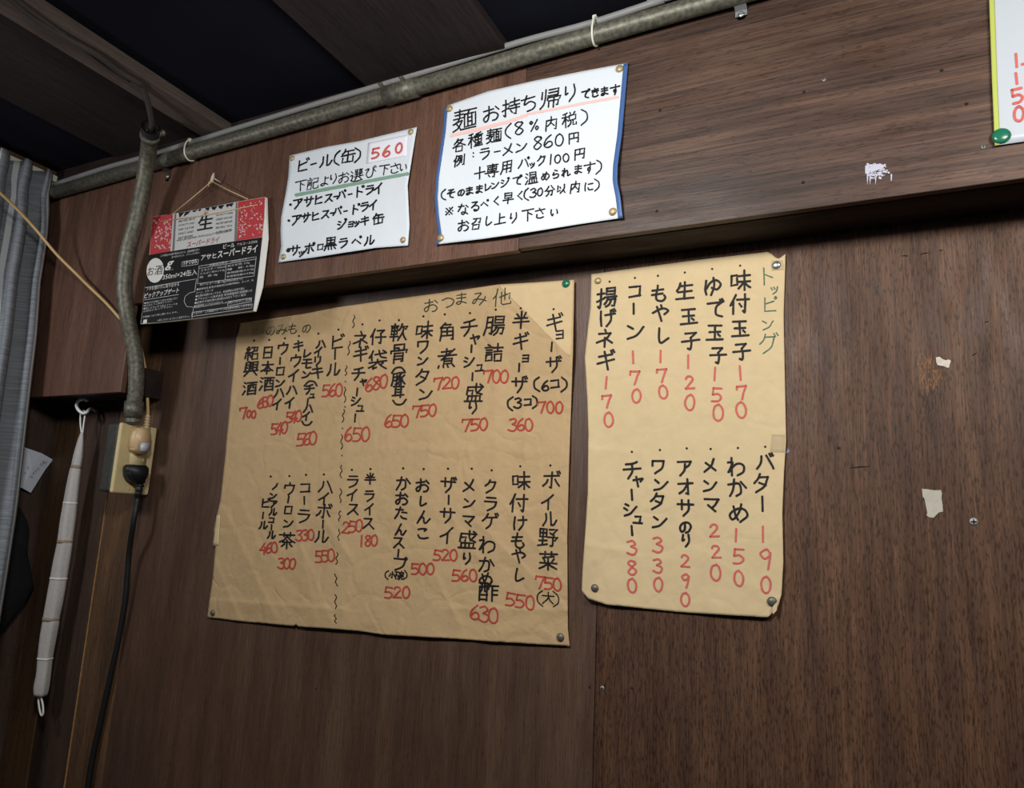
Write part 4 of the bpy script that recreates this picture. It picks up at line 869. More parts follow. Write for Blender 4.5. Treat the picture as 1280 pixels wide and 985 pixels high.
card_text(bg, '※濡らさないようにご注意下さい。', 130, 944, 330, 918, 12)
bag_mesh('fine_print', bg, M['card_grey'], lf * 2)
def outline(bag_lines, pts, wd): bag_lines.append((zo(V2, pts), wd))
LN = []
for pts in ([(388, 604), (740, 546), (726, 664), (378, 712), (388, 604)], [(388, 618), (738, 560)], [(556, 590), (548, 686)], [(284, 578), (384, 562), (380, 592), (282, 606), (284, 578)], [(566, 822), (712, 798), (710, 822), (564, 848), (566, 822)],
            [(346, 888), (716, 836), (712, 860), (342, 914), (346, 888)], [(50, 812), (262, 778)], [(56, 736), (372, 682), (362, 760)], [(362, 760), (330, 768), (302, 790), (296, 822), (312, 852), (354, 856), (345, 924)]): outline(LN, pts, 0.55)
strokes_mesh('line_print', CARD, LN, M['card_grey'], ex, lf * 1.8)
el_ = [(118 + 53 * math.cos(t * math.pi / 16) + 4 * math.sin(t * math.pi / 16) * -1, 630 + 76 * math.sin(t * math.pi / 16)) for t in range(32)]
plate('white_ellipse_print', [el_], M['card_white'], lf * 2); plate('white_corner_print', [[(46, 934), (68, 930), (66, 956), (42, 958)]], M['card_white'], lf * 2)
bg = newbag(); card_text(bg, 'お', 68, 664, 108, 658, 52); card_text(bg, '酒', 112, 660, 160, 652, 58); bag_mesh('ellipse_lettering', bg, M['card_print'], lf * 3)
M['string'] = mat('jute_string', srgb(196, 170, 128), 0.9, noise_amt=0.15, nscale=300)
nailp = onY((265.8, 223), YF - 0.018)
ca, cb = CARD.at((170 + 218 / 4.922, 210 + 288 / 4.922), 0.001), CARD.at((170 + 688 / 4.922, 210 + 192 / 4.922), 0.001)
kn = onY((170 + 466 / 4.922, 210 + 82 / 4.922), YF - 0.017)
bm = bmesh.new()
add_tube(bm, [ca, ca.lerp(kn, 0.5) + Vector((0, 0, -0.001)), kn], 0.0011, 6); add_tube(bm, [kn, kn.lerp(cb, 0.5) + Vector((0, 0, -0.001)), cb], 0.0011, 6)
l1, l2, l3 = [CARD.at((170 + x / 4.922, 210 + y / 4.922), 0.0016) for x, y in ((152, 328), (425, 292), (748, 226))]
add_tube(bm, [l1, l2, l3], 0.0010, 6)
for dx, dz, r in ((0, 0, 0.0032), (-0.004, -0.003, 0.0026), (0.003, -0.002, 0.0022)):
    t = bmesh.ops.create_icosphere(bm, subdivisions=1, radius=r, matrix=Matrix.Translation(kn + Vector((dx, -0.001, dz))))
add_tube(bm, [kn, kn + Vector((-0.006, -0.002, -0.006)), kn + Vector((-0.004, -0.002, -0.010))], 0.0013, 5)
bm_obj('hanging_string', bm, M['string'], ex, True)
bm = bmesh.new(); kx = CARD.at((170 + 420 / 4.922, 210 + 288 / 4.922), 0.002)
add_tube(bm, [kx + Vector((-0.006, 0, -0.002)), kx, kx + Vector((0.004, -0.002, 0.006)), kx + Vector((0.006, 0, 0.002))], 0.0016, 6); bm_obj('string_knot', bm, M['string'], ex, True)
bm = bmesh.new(); nt_ = onY((267.5, 216), YF - 0.020); add_tube(bm, [kn + Vector((0, 0.0, -0.002)), kn.lerp(nt_, 0.5), nt_], [0.0034, 0.003, 0.0012], 8); add_tube(bm, [nt_.lerp(kn, 0.55), nt_.lerp(kn, 0.55) + Vector((0.001, 0.022, -0.002))], 0.0013, 8)
tag(bm_obj('wall_hook', bm, mat('cream_plastic', srgb(206, 196, 172), 0.6), None, True), 'small cream hook on the upper wall carrying the carton panel string', 'hook')

# ------------------------------------------------------------------ conduits
def pipe_mat(name, a, b, scale=150):
    m, nt, bs = newmat(name); tc = nt.nodes.new('ShaderNodeTexCoord'); n = nt.nodes.new('ShaderNodeTexNoise'); n.inputs['Scale'].default_value = scale; n.inputs['Detail'].default_value = 8
    r = nt.nodes.new('ShaderNodeValToRGB'); r.color_ramp.elements[0].position = 0.38; r.color_ramp.elements[0].color = a; r.color_ramp.elements[1].position = 0.66; r.color_ramp.elements[1].color = b
    nt.links.new(tc.outputs['Object'], n.inputs[0]); nt.links.new(n.outputs['Fac'], r.inputs[0]); nt.links.new(r.outputs[0], bs.inputs['Base Color'])
    bs.inputs['Metallic'].default_value = 0.35; bs.inputs['Roughness'].default_value = 0.5
    bp = nt.nodes.new('ShaderNodeBump'); bp.inputs['Strength'].default_value = 0.3; bp.inputs['Distance'].default_value = 0.001; nt.links.new(n.outputs['Fac'], bp.inputs[0]); nt.links.new(bp.outputs[0], bs.inputs['Normal']); return m
M['pipe'] = pipe_mat('grimy_conduit', srgb(84, 81, 70), srgb(118, 116, 102)); M['cable_grey'] = mat('grey_cable', srgb(132, 132, 130), 0.55)
M['tie'] = mat('white_nylon', srgb(222, 222, 206), 0.5); M['hook_white'] = mat('white_vinyl', srgb(226, 228, 228), 0.35); M['dark_metal'] = mat('dark_metal', srgb(98, 94, 84), 0.5, 0.3)
YP = YF - 0.017
P0, P1 = onY((78, 238), YP), onY((905, -3), YP)
zz = lambda x: P0.z + (P1.z - P0.z) * (min(x, P1.x + 0.06) - P0.x) / (P1.x - P0.x)
hz = empty('conduit_pipe', P0, 'long grimy steel conduit running along the top of the upper wall', 'pipe')
xs = [XL + 0.002, -1.2, -0.9, -0.6, -0.3, 0.0, 0.4, 0.9]
PR = 0.0135
tube('pipe', [Vector((x, YP, zz(x))) for x in xs], PR, M['pipe'], hz, 18)
c0, c1 = onY((482, 122), YP).x, onY((522, 110), YP).x
tube('coupling', [Vector((c0, YP, zz(c0))), Vector((c1, YP, zz(c1)))], PR + 0.0025, M['pipe'], hz, 18)
for px in ((481, 122), (507, 116)):
    x = onY(px, YP).x; lathe('set_screw', [(0, 0), (0.0024, 0), (0.0024, 0.005), (0.004, 0.005), (0.004, 0.0085), (0, 0.0085)], Vector((x, YP - PR * 0.78, zz(x) + PR * 0.72)), (0, -0.8, 0.7), M['dark_metal'], hz, 12, False)
def strap(px, m, name='pipe_strap', sz=0.0085, tab=0.022):
    x = onY(px, YP).x; z = zz(x); bm = bmesh.new(); pts = []
    for k in range(9):
        a = math.pi * (-0.62 + 1.12 * k / 8); pts.append(Vector((x, YP - math.cos(a) * (PR + 0.001), z + math.sin(a) * (PR + 0.001))))
    pts = [Vector((x, YF - 0.0015, z - PR - tab)), Vector((x, YF - 0.0015, z - PR - tab + sz * 0.6)), Vector((x, YF - 0.0018, z - PR - 0.002))] + pts
    vs = []
    for i, p in enumerate(pts):
        ww = sz * (0.45 if i == 0 else 1)
        vs.append((bm.verts.new(p - Vector((ww, 0, 0))), bm.verts.new(p + Vector((ww, 0, 0)))))
    for a, b in zip(vs, vs[1:]): bm.faces.new((a[0], a[1], b[1], b[0]))
    r = bmesh.ops.solidify(bm, geom=bm.faces[:], thickness=0.0012)
    s = bm_obj(name, bm, m, hz)
    h = Vector((x, YF - 0.002, z - PR - tab * 0.55)); sc = bmesh.new(); add_lathe(sc, [(0.0042, 0), (0.0042, 0.001), (0.003, 0.0022), (0.0012, 0.0022), (0, 0.0012)], h, (0, -1, 0), 14)
    bm_obj('strap_screw', sc, M['silver'], s, True)
strap((924, -16), mat('zinc_plate', srgb(176, 182, 182), 0.4, 0.2), 'pipe_strap', 0.0078, 0.0145)
strap((203, 204), M['dark_metal'], 'pipe_strap', 0.006)
# grey cable lying on the conduit
cab = []
for px, py, up in ((70, 235, .0), (130, 212, .0), (185, 197, .0), (230, 182, .0), (300, 162, .0), (390, 135, 0), (470, 112, 0), (560, 84, 0), (650, 52, 0), (740, 33, 0), (830, 2, 0), (900, -30, 0)):
    x = onY((px, py), YP).x; cab.append(x)
pts = []
for i, x in enumerate(cab):
    dz = PR + 0.0055 + (0.0, 0.003, 0.001, 0.002, 0.0035, 0.004, 0.003, 0.004, 0.005, 0.001, 0.004, 0.004)[i]
    pts.append(Vector((x, YP - 0.002, zz(x) + dz)))
pts.append(Vector((0.9, YP - 0.002, zz(0.9) + PR + 0.008)))
tag(tube('grey_cable', catmull(pts, 5), 0.0052, M['cable_grey'], None, 10, origin=pts[0]), 'grey cable tied along the top of the long conduit', 'cable')
def tie(px, label):
    x = onY(px, YP).x; z = zz(x); bm = bmesh.new(); pts = []
    for k in range(25):
        a = 2 * math.pi * k / 24; ry = PR + 0.002; rz = PR + 0.0075
        pts.append(Vector((x + 0.002 * math.sin(a), YP - math.cos(a) * ry - 0.0006, z + 0.0052 + math.sin(a) * rz)))
    add_tube(bm, pts, 0.0016, 6, caps=False)
    add_box(bm, Vector((x - 0.003, YP - 0.010, z + 0.019)), Vector((x + 0.003, YP - 0.003, z + 0.0265)), 0.0008)
    tag(bm_obj('cable_tie', bm, M['tie'], None, True, origin=(x, YP, z)), label, 'cable tie', 'cable ties on the conduit')
tie((745, 40), 'white cable tie on the conduit above the blue-edged notice')
tie((239, 190), 'white cable tie on the conduit above the carton panel string')
# bent conduit drop with open top
DP = [(188.5, 160, YF - 0.112), (187, 175, YF - 0.092), (184, 200, YF - 0.068), (178, 238, YF - 0.052), (169, 280, YF - 0.044), (160.5, 312, YF - 0.038), (156, 342, YF - 0.032), (155.5, 365, YF - 0.026), (159, 394, YF - 0.014), (165.5, 425, YF + 0.004), (170, 455, YF + 0.018), (170, 485, YF + 0.026), (167, 512, YF + 0.032), (165.5, 528, YF + 0.034)]
dp = [onY((x, y), Y) for x, y, Y in DP]
dr = empty('conduit_pipe', dp[-1], 'vertical bent conduit dropping from the ceiling to the cream outlet box', 'pipe')
R2 = 0.0145
cpath = catmull(dp, 5)
bm = bmesh.new(); add_tube(bm, cpath, R2, 18, caps=False)
ax = (dp[0] - dp[1]).normalized(); add_tube(bm, [dp[0] - ax * 0.03, dp[0]], R2 - 0.003, 18, caps=False)
bm_obj('pipe', bm, M['pipe'], dr, True)
bm = bmesh.new(); tp = dp[0]
add_tube(bm, [tp - ax * 0.012, tp + ax * 0.002], R2 + 0.0018, 18, caps=False); add_tube(bm, [tp + ax * 0.002, tp - ax * 0.012], R2 - 0.0028, 18, caps=False)
bm_obj('bushing', bm, mat('black_bushing', srgb(34, 34, 36), 0.6), dr, True)
st = bmesh.new(); sp = tp - ax * 0.024
add_tube(st, [sp - ax * 0.005, sp - ax * 0.004, sp + ax * 0.004, sp + ax * 0.005], [R2 + 0.0005, R2 + 0.0028, R2 + 0.0028, R2 + 0.0005], 20)
for s_, dz in ((-1, 0.008), (1, 0.000)):
    c = sp + Vector((s_ * (R2 + 0.009), 0.008, dz + 0.006)); add_tube(st, [sp + Vector((s_ * R2 * 0.9, 0.002, 0)), c], [0.006, 0.0045], 8); add_lathe(st, [(0, -0.003), (0.006, -0.003), (0.006, 0.003), (0, 0.003)], c, (0, 1, 0.2), 12)
bm_obj('saddle_clamp', st, M['pipe'], dr, True)
bx = dp[-2]; ax2 = (dp[-2] - dp[-1]).normalized()
tube('end_fitting', [bx - ax2 * 0.016, bx + ax2 * 0.016], R2 + 0.0028, M['pipe'], dr, 18)
# wires entering the open top from the joist
wv = [tp - ax * 0.01, tp + ax * 0.022] + [onZ(q, ZC - 0.008) for q in ((180, 112), (172, 103), (150, 90), (120, 68), (82, 47), (45, 25), (17, 3), (-10, -18))]
wc = catmull(wv, 6)
bm = bmesh.new(); add_tube(bm, wc, 0.005, 8); tag(bm_obj('ceiling_cable', bm, mat('dark_cable', srgb(58, 52, 48), 0.7), None, True, origin=wv[-1]), 'dark cable along the ceiling joist bending into the open conduit top', 'cable')
wv2 = [onZ(q, ZC - 0.006) for q in ((163, 101), (132, 82), (100, 58), (62, 31), (26, 4), (0, -16))]
tag(tube('ceiling_cable', catmull(wv2, 5), 0.0035, bpy.data.materials['dark_cable'], None, 8, origin=wv2[0]), 'thinner dark cable beside the one entering the conduit top', 'cable')

# ------------------------------------------------------------------ outlet box
M['box_grey'] = mat('grimy_box', srgb(62, 62, 58), 0.6, 0.2, noise_amt=0.25, nscale=90); M['cream'] = mat('cream_plastic_plate', srgb(208, 190, 142), 0.4, noise_amt=0.05, nscale=60)
M['cream2'] = mat('cream_plug', srgb(206, 178, 136), 0.4); M['black_rubber'] = mat('black_rubber', srgb(24, 24, 26), 0.5)
# the socket side of the box faces along the wall (+X); its grimy flank faces the room
XC = onY((191.5, 578), YB - 0.004).x
e0, e1 = onX((153, 527), XC), onX((139, 615), XC); YO = (e0.y + e1.y) / 2
t1, t0_ = onX((198, 536), XC), onX((185, 620), XC)
bz1 = (e0.z + t1.z) / 2; bz0 = (e1.z + t0_.z) / 2
bx0 = (onY((133, 527), YO).x + onY((121, 616), YO).x) / 2
ob = empty('outlet_box', ((bx0 + XC) / 2, YB - 0.003, bz0), 'surface mounted outlet box with cream cover plate and dark grey flank', 'outlet')
box('body', (bx0, YO + 0.002, bz0 + 0.002), (XC - 0.009, YB - 0.0035, bz1 - 0.001), M['box_grey'], ob, 0.006, 3)
box('cover_plate', (XC - 0.0095, YO, bz0), (XC, YB - 0.004, bz1), M['cream'], ob, 0.004, 3)
def xpoly(name, pxs, X0, th, m, parent, bev=0.003):
    P = [onX(p, X0) for p in pxs]; bm = bmesh.new(); a = [bm.verts.new(p) for p in P]; b = [bm.verts.new(p - Vector((th, 0, 0))) for p in P]; n = len(P)
    bm.faces.new(a); bm.faces.new(b[::-1])
    for i in range(n): bm.faces.new((a[i], a[(i + 1) % n], b[(i + 1) % n], b[i]))
    bmesh.ops.recalc_face_normals(bm, faces=bm.faces)
    if bev: bmesh.ops.bevel(bm, geom=bm.edges[:], offset=bev, segments=3, affect='EDGES')
    return bm_obj(name, bm, m, parent, bev > 0)
xpoly('socket_insert', [(167, 536), (188, 540), (180, 602), (159, 598)], XC + 0.0022, 0.0035, M['cream'], ob, 0.0008)
for px in ((164.5, 533), (161, 611)):
    lathe('plate_screw', [(0.003, -0.001), (0.003, 0.0005), (0.002, 0.0012), (0, 0.0012)], onX(px, XC), (1, 0, 0), M['cream2'], ob, 12)
sl = bmesh.new()
for pts in ([(172.5, 572), (174.5, 572.3), (173.5, 576), (171.5, 575.6)], [(178, 573), (180, 573.3), (179.2, 577), (177.2, 576.6)]):
    sl.faces.new([sl.verts.new(onX(p, XC + 0.0026)) for p in pts])
bm_obj('slot_pattern', sl, M['cream2'], ob)
XP = XC + 0.024
pc = onX((178, 553), XP)
pg = empty('power_plug', pc, 'cream plug in the upper socket of the outlet box with its thin cord', 'plug')
xpoly('plug_body', [(174, 535.5), (185, 535), (190.5, 541), (189.5, 562), (185, 567.5), (172, 566), (168, 560), (169.5, 543)], XP, 0.021, M['cream2'], pg)
xpoly('switch_window', [(176.5, 554), (187.5, 553.5), (186.5, 564.5), (175.5, 564)], XP + 0.0022, 0.004, mat('pale_blue_plastic', srgb(196, 202, 214), 0.3), pg, 0.0008)['label'] = 'pale blue window'
s0, s1 = onX((182.5, 538), XP - 0.010), onX((184.8, 519), XP - 0.010)
sy = s1.y
CP = [(184.5, 500, YB - 0.030), (182.5, 470, YB - 0.030), (179.5, 450, YB - 0.034), (174, 428, YB - 0.045), (166, 412, YF + 0.020), (157, 404, YF - 0.004), (150, 398, YF - 0.006), (132, 378, YF - 0.010), (110, 357, YF - 0.016), (95, 342, YF - 0.02), (70, 317, YF - 0.05), (45, 287, YF - 0.085), (22, 262, YF - 0.125), (0, 241, YF - 0.165), (-40, 205, YF - 0.23)]
cpts = catmull([s0, s1] + [onY((x, y), Y) for x, y, Y in CP] + [Vector((-1.50, 0.58, H + 0.69)), Vector((-1.49, 0.52, H + 0.7455))], 6)
tube('cord', cpts, 0.0030, mat('beige_cord', srgb(204, 170, 118), 0.5), pg, 8)
bm = bmesh.new(); d = (s1 - s0).normalized()
for k in range(6):
    c = s0.lerp(s1, k / 5.5); add_tube(bm, [c - d * 0.0014, c + d * 0.0014], 0.0066 - 0.0003 * k, 12)
add_tube(bm, [s0, s1], 0.0042, 10); bm_obj('strain_relief', bm, M['cream2'], pg)
XQ = XC + 0.028
bp_ = empty('power_plug', onX((176, 590), XQ), 'black plug in the lower socket with a black cord hanging down the wall', 'plug')
xpoly('plug_body', [(164, 580.5), (186.5, 582), (188, 590), (184, 600), (180, 604), (170, 603), (165, 598), (162.5, 590)], XQ, 0.025, M['black_rubber'], bp_, 0.003)
bm = bmesh.new(); s0, s1 = onX((175.5, 602), XQ - 0.012), onX((172, 622), XQ - 0.012); d = (s1 - s0).normalized()
for k in range(5):
    c = s0.lerp(s1, k / 4); add_tube(bm, [c - d * 0.0022, c + d * 0.0022], 0.0088 - 0.0008 * k, 12)
add_tube(bm, [s0, s1], 0.0062, 10); bm_obj('strain_relief', bm, M['black_rubber'], bp_, True)
yy = s1.y
CP = [(171, 630, yy), (166.5, 655, yy), (161.5, 690, YB - 0.026), (159, 720, YB - 0.020), (156, 752, YB - 0.016), (148, 800, YB - 0.012), (138, 845, YB - 0.010), (126, 900, YB - 0.009), (116, 945, YB - 0.009), (109, 990, YB - 0.009), (100, 1050, YB - 0.009), (90, 1140, YB - 0.009)]
tube('cord', catmull([s0, s1] + [onY((x, y), Y) for x, y, Y in CP], 6), 0.0052, M['black_rubber'], bp_, 10)

# ------------------------------------------------------------------ white hook and rolled cloth
YH = YB - 0.045
HP = [(123.5, 514.5, YB - 0.002), (119, 513.5, YB - 0.012), (115, 511, YB - 0.026), (111.5, 512, YB - 0.036), (108, 515.5, YH), (103.5, 516.5, YH - 0.004), (98.5, 513, YH - 0.008), (95.8, 507.5, YH - 0.010), (97, 502.5, YH - 0.010), (100.8, 499.6, YH - 0.009), (105, 499, YH - 0.008), (108.5, 500.5, YH - 0.007)]
hp = catmull([onY((x, y), Y) for x, y, Y in HP], 5)
bm = bmesh.new(); add_tube(bm, hp[4:], 0.0032, 12)
e = hp[-1]; bmesh.ops.create_uvsphere(bm, u_segments=10, v_segments=8, radius=0.0033, matrix=Matrix.Translation(e))
hk = tag(bm_obj('screw_hook', bm, M['hook_white'], None, True, origin=hp[0]), 'white vinyl coated screw hook holding up the rolled grey cloth', 'hook')
tube('screw_tip', [hp[0] + Vector((0, 0.006, 0)), hp[2], hp[5]], [0.0008, 0.0018, 0.0022], M['silver'], hk, 8)
M['roll'] = mat('grey_cloth', srgb(186, 181, 177), 0.85, noise_amt=0.06, nscale=200, bump=0.3); M['band_beige'] = mat('beige_band', srgb(150, 132, 112), 0.7); M['band_light'] = mat('pale_band', srgb(226, 224, 216), 0.7)
YR = YH + 0.004
RP = [(102.6, 540, 1.6), (101.3, 548, 3.4), (99.8, 558, 5.0), (97.6, 572, 6.4), (95.6, 583, 6.6), (94.6, 588, 7.4), (91.3, 608, 8.4), (88.2, 629, 9.2), (85.0, 650, 9.8), (81.5, 675, 9.6), (80.8, 681, 9.8), (77, 702, 10.3), (73.4, 723, 10.4), (68.7, 750, 10.6), (64.4, 772, 10.2), (63.4, 780, 10.6), (59.8, 800, 10.4), (56.3, 823, 9.6), (54.3, 842, 9.4), (51.5, 858, 10.0), (50.2, 869, 8.6)]
PXM = onY((75, 700), YR).length / F * 0.97
rl = empty('rolled_cloth', onY((102.6, 540), YR), 'long rolled grey cloth tied in segments, hanging from the white hook', 'cloth')
pts = [onY((x, y), YR) for x, y, r in RP]; rr = [r * (onY((x, y), YR) - CAM).dot(D_) / F for x, y, r in RP]
cpn = catmull(pts, 3); crr = [v.x for v in catmull([Vector((r, 0, 0)) for r in rr], 3)]
bm = bmesh.new(); S_ = 20
def ring_tube(bm, P, Rd, sides, flute):
    rings = []
    for i, p in enumerate(P):
        rings.append([])
        for k in range(sides):
            a = 2 * math.pi * k / sides; f = 1 + flute * math.sin(a * 5 + p.z * 9) + flute * 0.6 * math.sin(a * 3 - p.z * 14)
            rings[-1].append(bm.verts.new(p + Vector((math.cos(a) * Rd[i] * f, math.sin(a) * Rd[i] * f * 0.8, 0))))
    for a, b in zip(rings, rings[1:]):
        for k in range(sides): bm.faces.new((a[k], a[(k + 1) % sides], b[(k + 1) % sides], b[k]))
    bm.faces.new(rings[0]); bm.faces.new(rings[-1][::-1])
ring_tube(bm, cpn, crr, 30, 0.05); bm_obj('cloth', bm, M['roll'], rl, True)
for x, y, r, mt, hgt in ((95.4, 584, 6.9, 'band_beige', 5), (88.2, 629, 9.3, 'band_light', 2.2), (81.2, 677, 9.7, 'band_beige', 4.5), (73.4, 723, 10.6, 'band_light', 2.4), (63.9, 774, 10.4, 'band_beige', 5), (56.3, 823, 9.9, 'band_light', 2.4)):
    c = onY((x, y), YR); k = (c - CAM).dot(D_) / F; d = Vector((0.08, 0, 1)).normalized() * hgt * k / 2
    bm = bmesh.new(); ring_tube(bm, [c - d, c + d], [r * k * 1.03] * 2, 30, 0.05); bm_obj('tie_band', bm, M[mt], rl, True)
tube('hanging_loop', catmull([onY(p, YR) for p in ((102.2, 543), (100.4, 528), (101.2, 516), (104.5, 513.5), (106.3, 517), (104.6, 530), (103, 543))], 4), 0.0017, M['hook_white'], rl, 6)
tube('tail_loop', catmull([onY(p, YR) for p in ((47.5, 868), (48.5, 880), (50.2, 890), (52.2, 894.5), (54, 891), (53.4, 880), (50.2, 868))], 5), 0.0019, M['band_light'], rl, 7)

# ------------------------------------------------------------------ curtain and rail
M['rail'] = mat('ivory_rail', srgb(226, 226, 206), 0.45)
r0, r1 = onX((5, 190), -1.60), onX((78, 222), -1.60)
ra = empty('curtain_rail', (-1.60, 0.86, H + 0.72), 'ivory double curtain rail on the left wall', 'curtain rail')
YE = 0.8985
box('rail_bar', (-1.632, -0.6, H + 0.718), (-1.614, YE, H + 0.733), M['rail'], ra, 0.001)
box('rail_bar', (-1.632, -0.6, H + 0.700), (-1.614, YE - 0.008, H + 0.714), M['rail'], ra, 0.001)
box('mounting_plate', (XL, -0.6, H + 0.702), (-1.6325, YE - 0.012, H + 0.730), M['rail'], ra, 0.001)
def curtain_mat():
    m, nt, b = newmat('grey_striped_voile'); N = nt.nodes; Lk = nt.links
    uv = N.new('ShaderNodeUVMap'); sp_ = N.new('ShaderNodeSeparateXYZ'); Lk.new(uv.outputs[0], sp_.inputs[0])
    def mth(op, a, v=None, c=None):
        q = N.new('ShaderNodeMath'); q.operation = op
        if hasattr(a, 'links') or not isinstance(a, (int, float)): Lk.new(a, q.inputs[0])
        else: q.inputs[0].default_value = a
        if v is not None: q.inputs[1].default_value = v
        return q.outputs[0]
    fr_ = mth('FRACT', mth('MULTIPLY', sp_.outputs[0], 1 / 0.062)); st_ = mth('LESS_THAN', fr_, 0.12)
    mp = N.new('ShaderNodeMapping'); mp.inputs['Scale'].default_value = (18, 420, 1); Lk.new(uv.outputs[0], mp.inputs[0])
    n = N.new('ShaderNodeTexNoise'); n.inputs['Scale'].default_value = 1; n.inputs['Detail'].default_value = 3; Lk.new(mp.outputs[0], n.inputs[0])
    r = N.new('ShaderNodeValToRGB'); r.color_ramp.elements[0].position = 0.35; r.color_ramp.elements[0].color = srgb(104, 109, 115); r.color_ramp.elements[1].position = 0.68; r.color_ramp.elements[1].color = srgb(140, 145, 149)
    Lk.new(n.outputs['Fac'], r.inputs[0])
    mx = N.new('ShaderNodeMix'); mx.data_type = 'RGBA'; Lk.new(st_, mx.inputs['Factor']); Lk.new(r.outputs[0], mx.inputs['A']); mx.inputs['B'].default_value = srgb(206, 210, 212)
    Lk.new(mx.outputs['Result'], b.inputs['Base Color']); b.inputs['Roughness'].default_value = 0.8
    bp = N.new('ShaderNodeBump'); bp.inputs['Strength'].default_value = 0.2; bp.inputs['Distance'].default_value = 0.001; Lk.new(n.outputs['Fac'], bp.inputs[0]); Lk.new(bp.outputs[0], b.inputs['Normal'])
    return m
M['curtain'] = curtain_mat()
cu = empty('curtain', (-1.59, 0.8, H + 0.7), 'grey blue pleated curtain with pale stripes hanging at the left edge', 'curtain')
ztop, zbot = H + 0.722, H - 0.75; NZ, NU = 60, 260; Lc = 1.5
V = []; UV = []
edge_px = [(61.5, 226), (62, 262), (58, 300), (49, 355), (44, 420), (37, 480), (28, 570), (21, 640), (11, 715), (-1, 800), (-20, 930), (-38, 1050)]
ez = [onY(p, 0.877) for p in edge_px]
def edge_x(z):
    if z >= ez[0].z: return ez[0].x
    for a, b in zip(ez, ez[1:]):
        if a.z >= z >= b.z: t = (a.z - z) / (a.z - b.z); return a.x + (b.x - a.x) * t
    return ez[-1].x
for j in range(NZ + 1):
    z = ztop + (zbot - ztop) * (j / NZ) ** 1.15
    d = ztop - z; ey = 0.877; exz = min(max(edge_x(z) + 1.585, -0.01), 0.14)
    for i in range(NU + 1):
        s = i / NU * Lc; ph = s * 2 * math.pi / 0.085
        pinch = 1 - 0.55 * math.exp(-((d - 0.075) / 0.035) ** 2)
        amp = (0.020 + 0.004 * math.sin(s * 23)) * pinch
        x = -1.590 + exz * math.exp(-(s / 0.35) ** 2) + amp * math.sin(ph + 0.4 * math.sin(d * 4 + s * 9)) + 0.005 * math.sin(2 * ph + 1.0)
        y = ey - 0.004 - s * 0.56 + 0.006 * math.cos(ph * 2 + 0.8) - (0.012 * (1 - math.cos(d * 3)) * s)
        x = max(x, XL + 0.004)
        zz_ = z + (0.004 * math.sin(ph) if j == 0 else 0)
        V.append(Vector((x, y, zz_))); UV.append((s, d))
Fc = []
for j in range(NZ):
    for i in range(NU): a = j * (NU + 1) + i; Fc.append((a, a + 1, a + NU + 2, a + NU + 1))
o = mk('cloth', V, Fc, M['curtain'], cu, True); ul = o.data.uv_layers.new(name='UVMap')
for lp in o.data.loops: ul.data[lp.index].uv = UV[lp.vertex_index]
sm = o.modifiers.new('thickness', 'SOLIDIFY'); sm.thickness = 0.0012
# ------------------------------------------------------------------ note and dark bag beside the curtain
XN = XL + 0.010
nq = [(24, 556), (33, 560.5), (51, 566.5), (67, 574.5), (57, 588), (38, 616), (27, 610.5), (14, 604)]
P = [onX(p, XN) for p in nq]; ctr = sum(P, Vector()) / len(P)
bm = bmesh.new(); va = [bm.verts.new(p + Vector((0.004 * math.sin(i * 1.3), 0, 0))) for i, p in enumerate(P)]; c_ = bm.verts.new(ctr + Vector((0.003, 0, 0)))
for i in range(len(va)): bm.faces.new((va[i], va[(i + 1) % len(va)], c_))
bmesh.ops.recalc_face_normals(bm, faces=bm.faces); bmesh.ops.solidify(bm, geom=bm.faces[:], thickness=0.0005)
no = tag(bm_obj('paper_note', bm, M['note'], None), 'folded bluish white paper note sticking out from behind the curtain', 'note')
class NoteSheet:
    def at(self, px, lift=0): return onX(px, XN + 0.0075 + lift)
NV = (0, 540, 9.85); L = []
for pts in ([(520, 362), (540, 350), (528, 392)], [(545, 362), (560, 378), (575, 352)], [(498, 385), (512, 402)], [(470, 438), (482, 452)], [(455, 455), (468, 466)], [(430, 470), (445, 488)], [(405, 505), (420, 490), (415, 520)], [(370, 545), (390, 540), (400, 558)], [(335, 440), (350, 425), (352, 450)], [(300, 500), (322, 505)]): L.append((zo(NV, pts), 0.7))
sm_ = strokes_mesh('pencil_marks', NoteSheet(), L, M['pencil'], no, 0.0003)
bag_px = [(-30, 640), (28, 634), (38, 650), (33, 680), (40, 706), (45, 738), (26, 764), (4, 795), (-30, 800)]
P = [onX(p, XL + 0.02) for p in bag_px]; ctr = sum(P, Vector()) / len(P)
bm = bmesh.new(); rings = []
for k, (f, dx) in enumerate(((1.0, 0.0), (0.98, 0.012), (0.8, 0.026), (0.45, 0.034))):
    rings.append([bm.verts.new(ctr + (p - ctr) * f + Vector((dx - 0.018 + 0.004 * math.sin(i * 2.1 + k), 0, 0))) for i, p in enumerate(P)])
for a, b in zip(rings, rings[1:]):
    for i in range(len(P)): bm.faces.new((a[i], a[(i + 1) % len(P)], b[(i + 1) % len(P)], b[i]))
bm.faces.new(rings[0]); bm.faces.new(rings[-1][::-1])
tag(bm_obj('cloth_bag', bm, mat('black_cloth', srgb(22, 22, 26), 0.9, noise_amt=0.2, nscale=80), None, True, origin=ctr), 'black cloth bag hanging half hidden behind the curtain', 'bag')

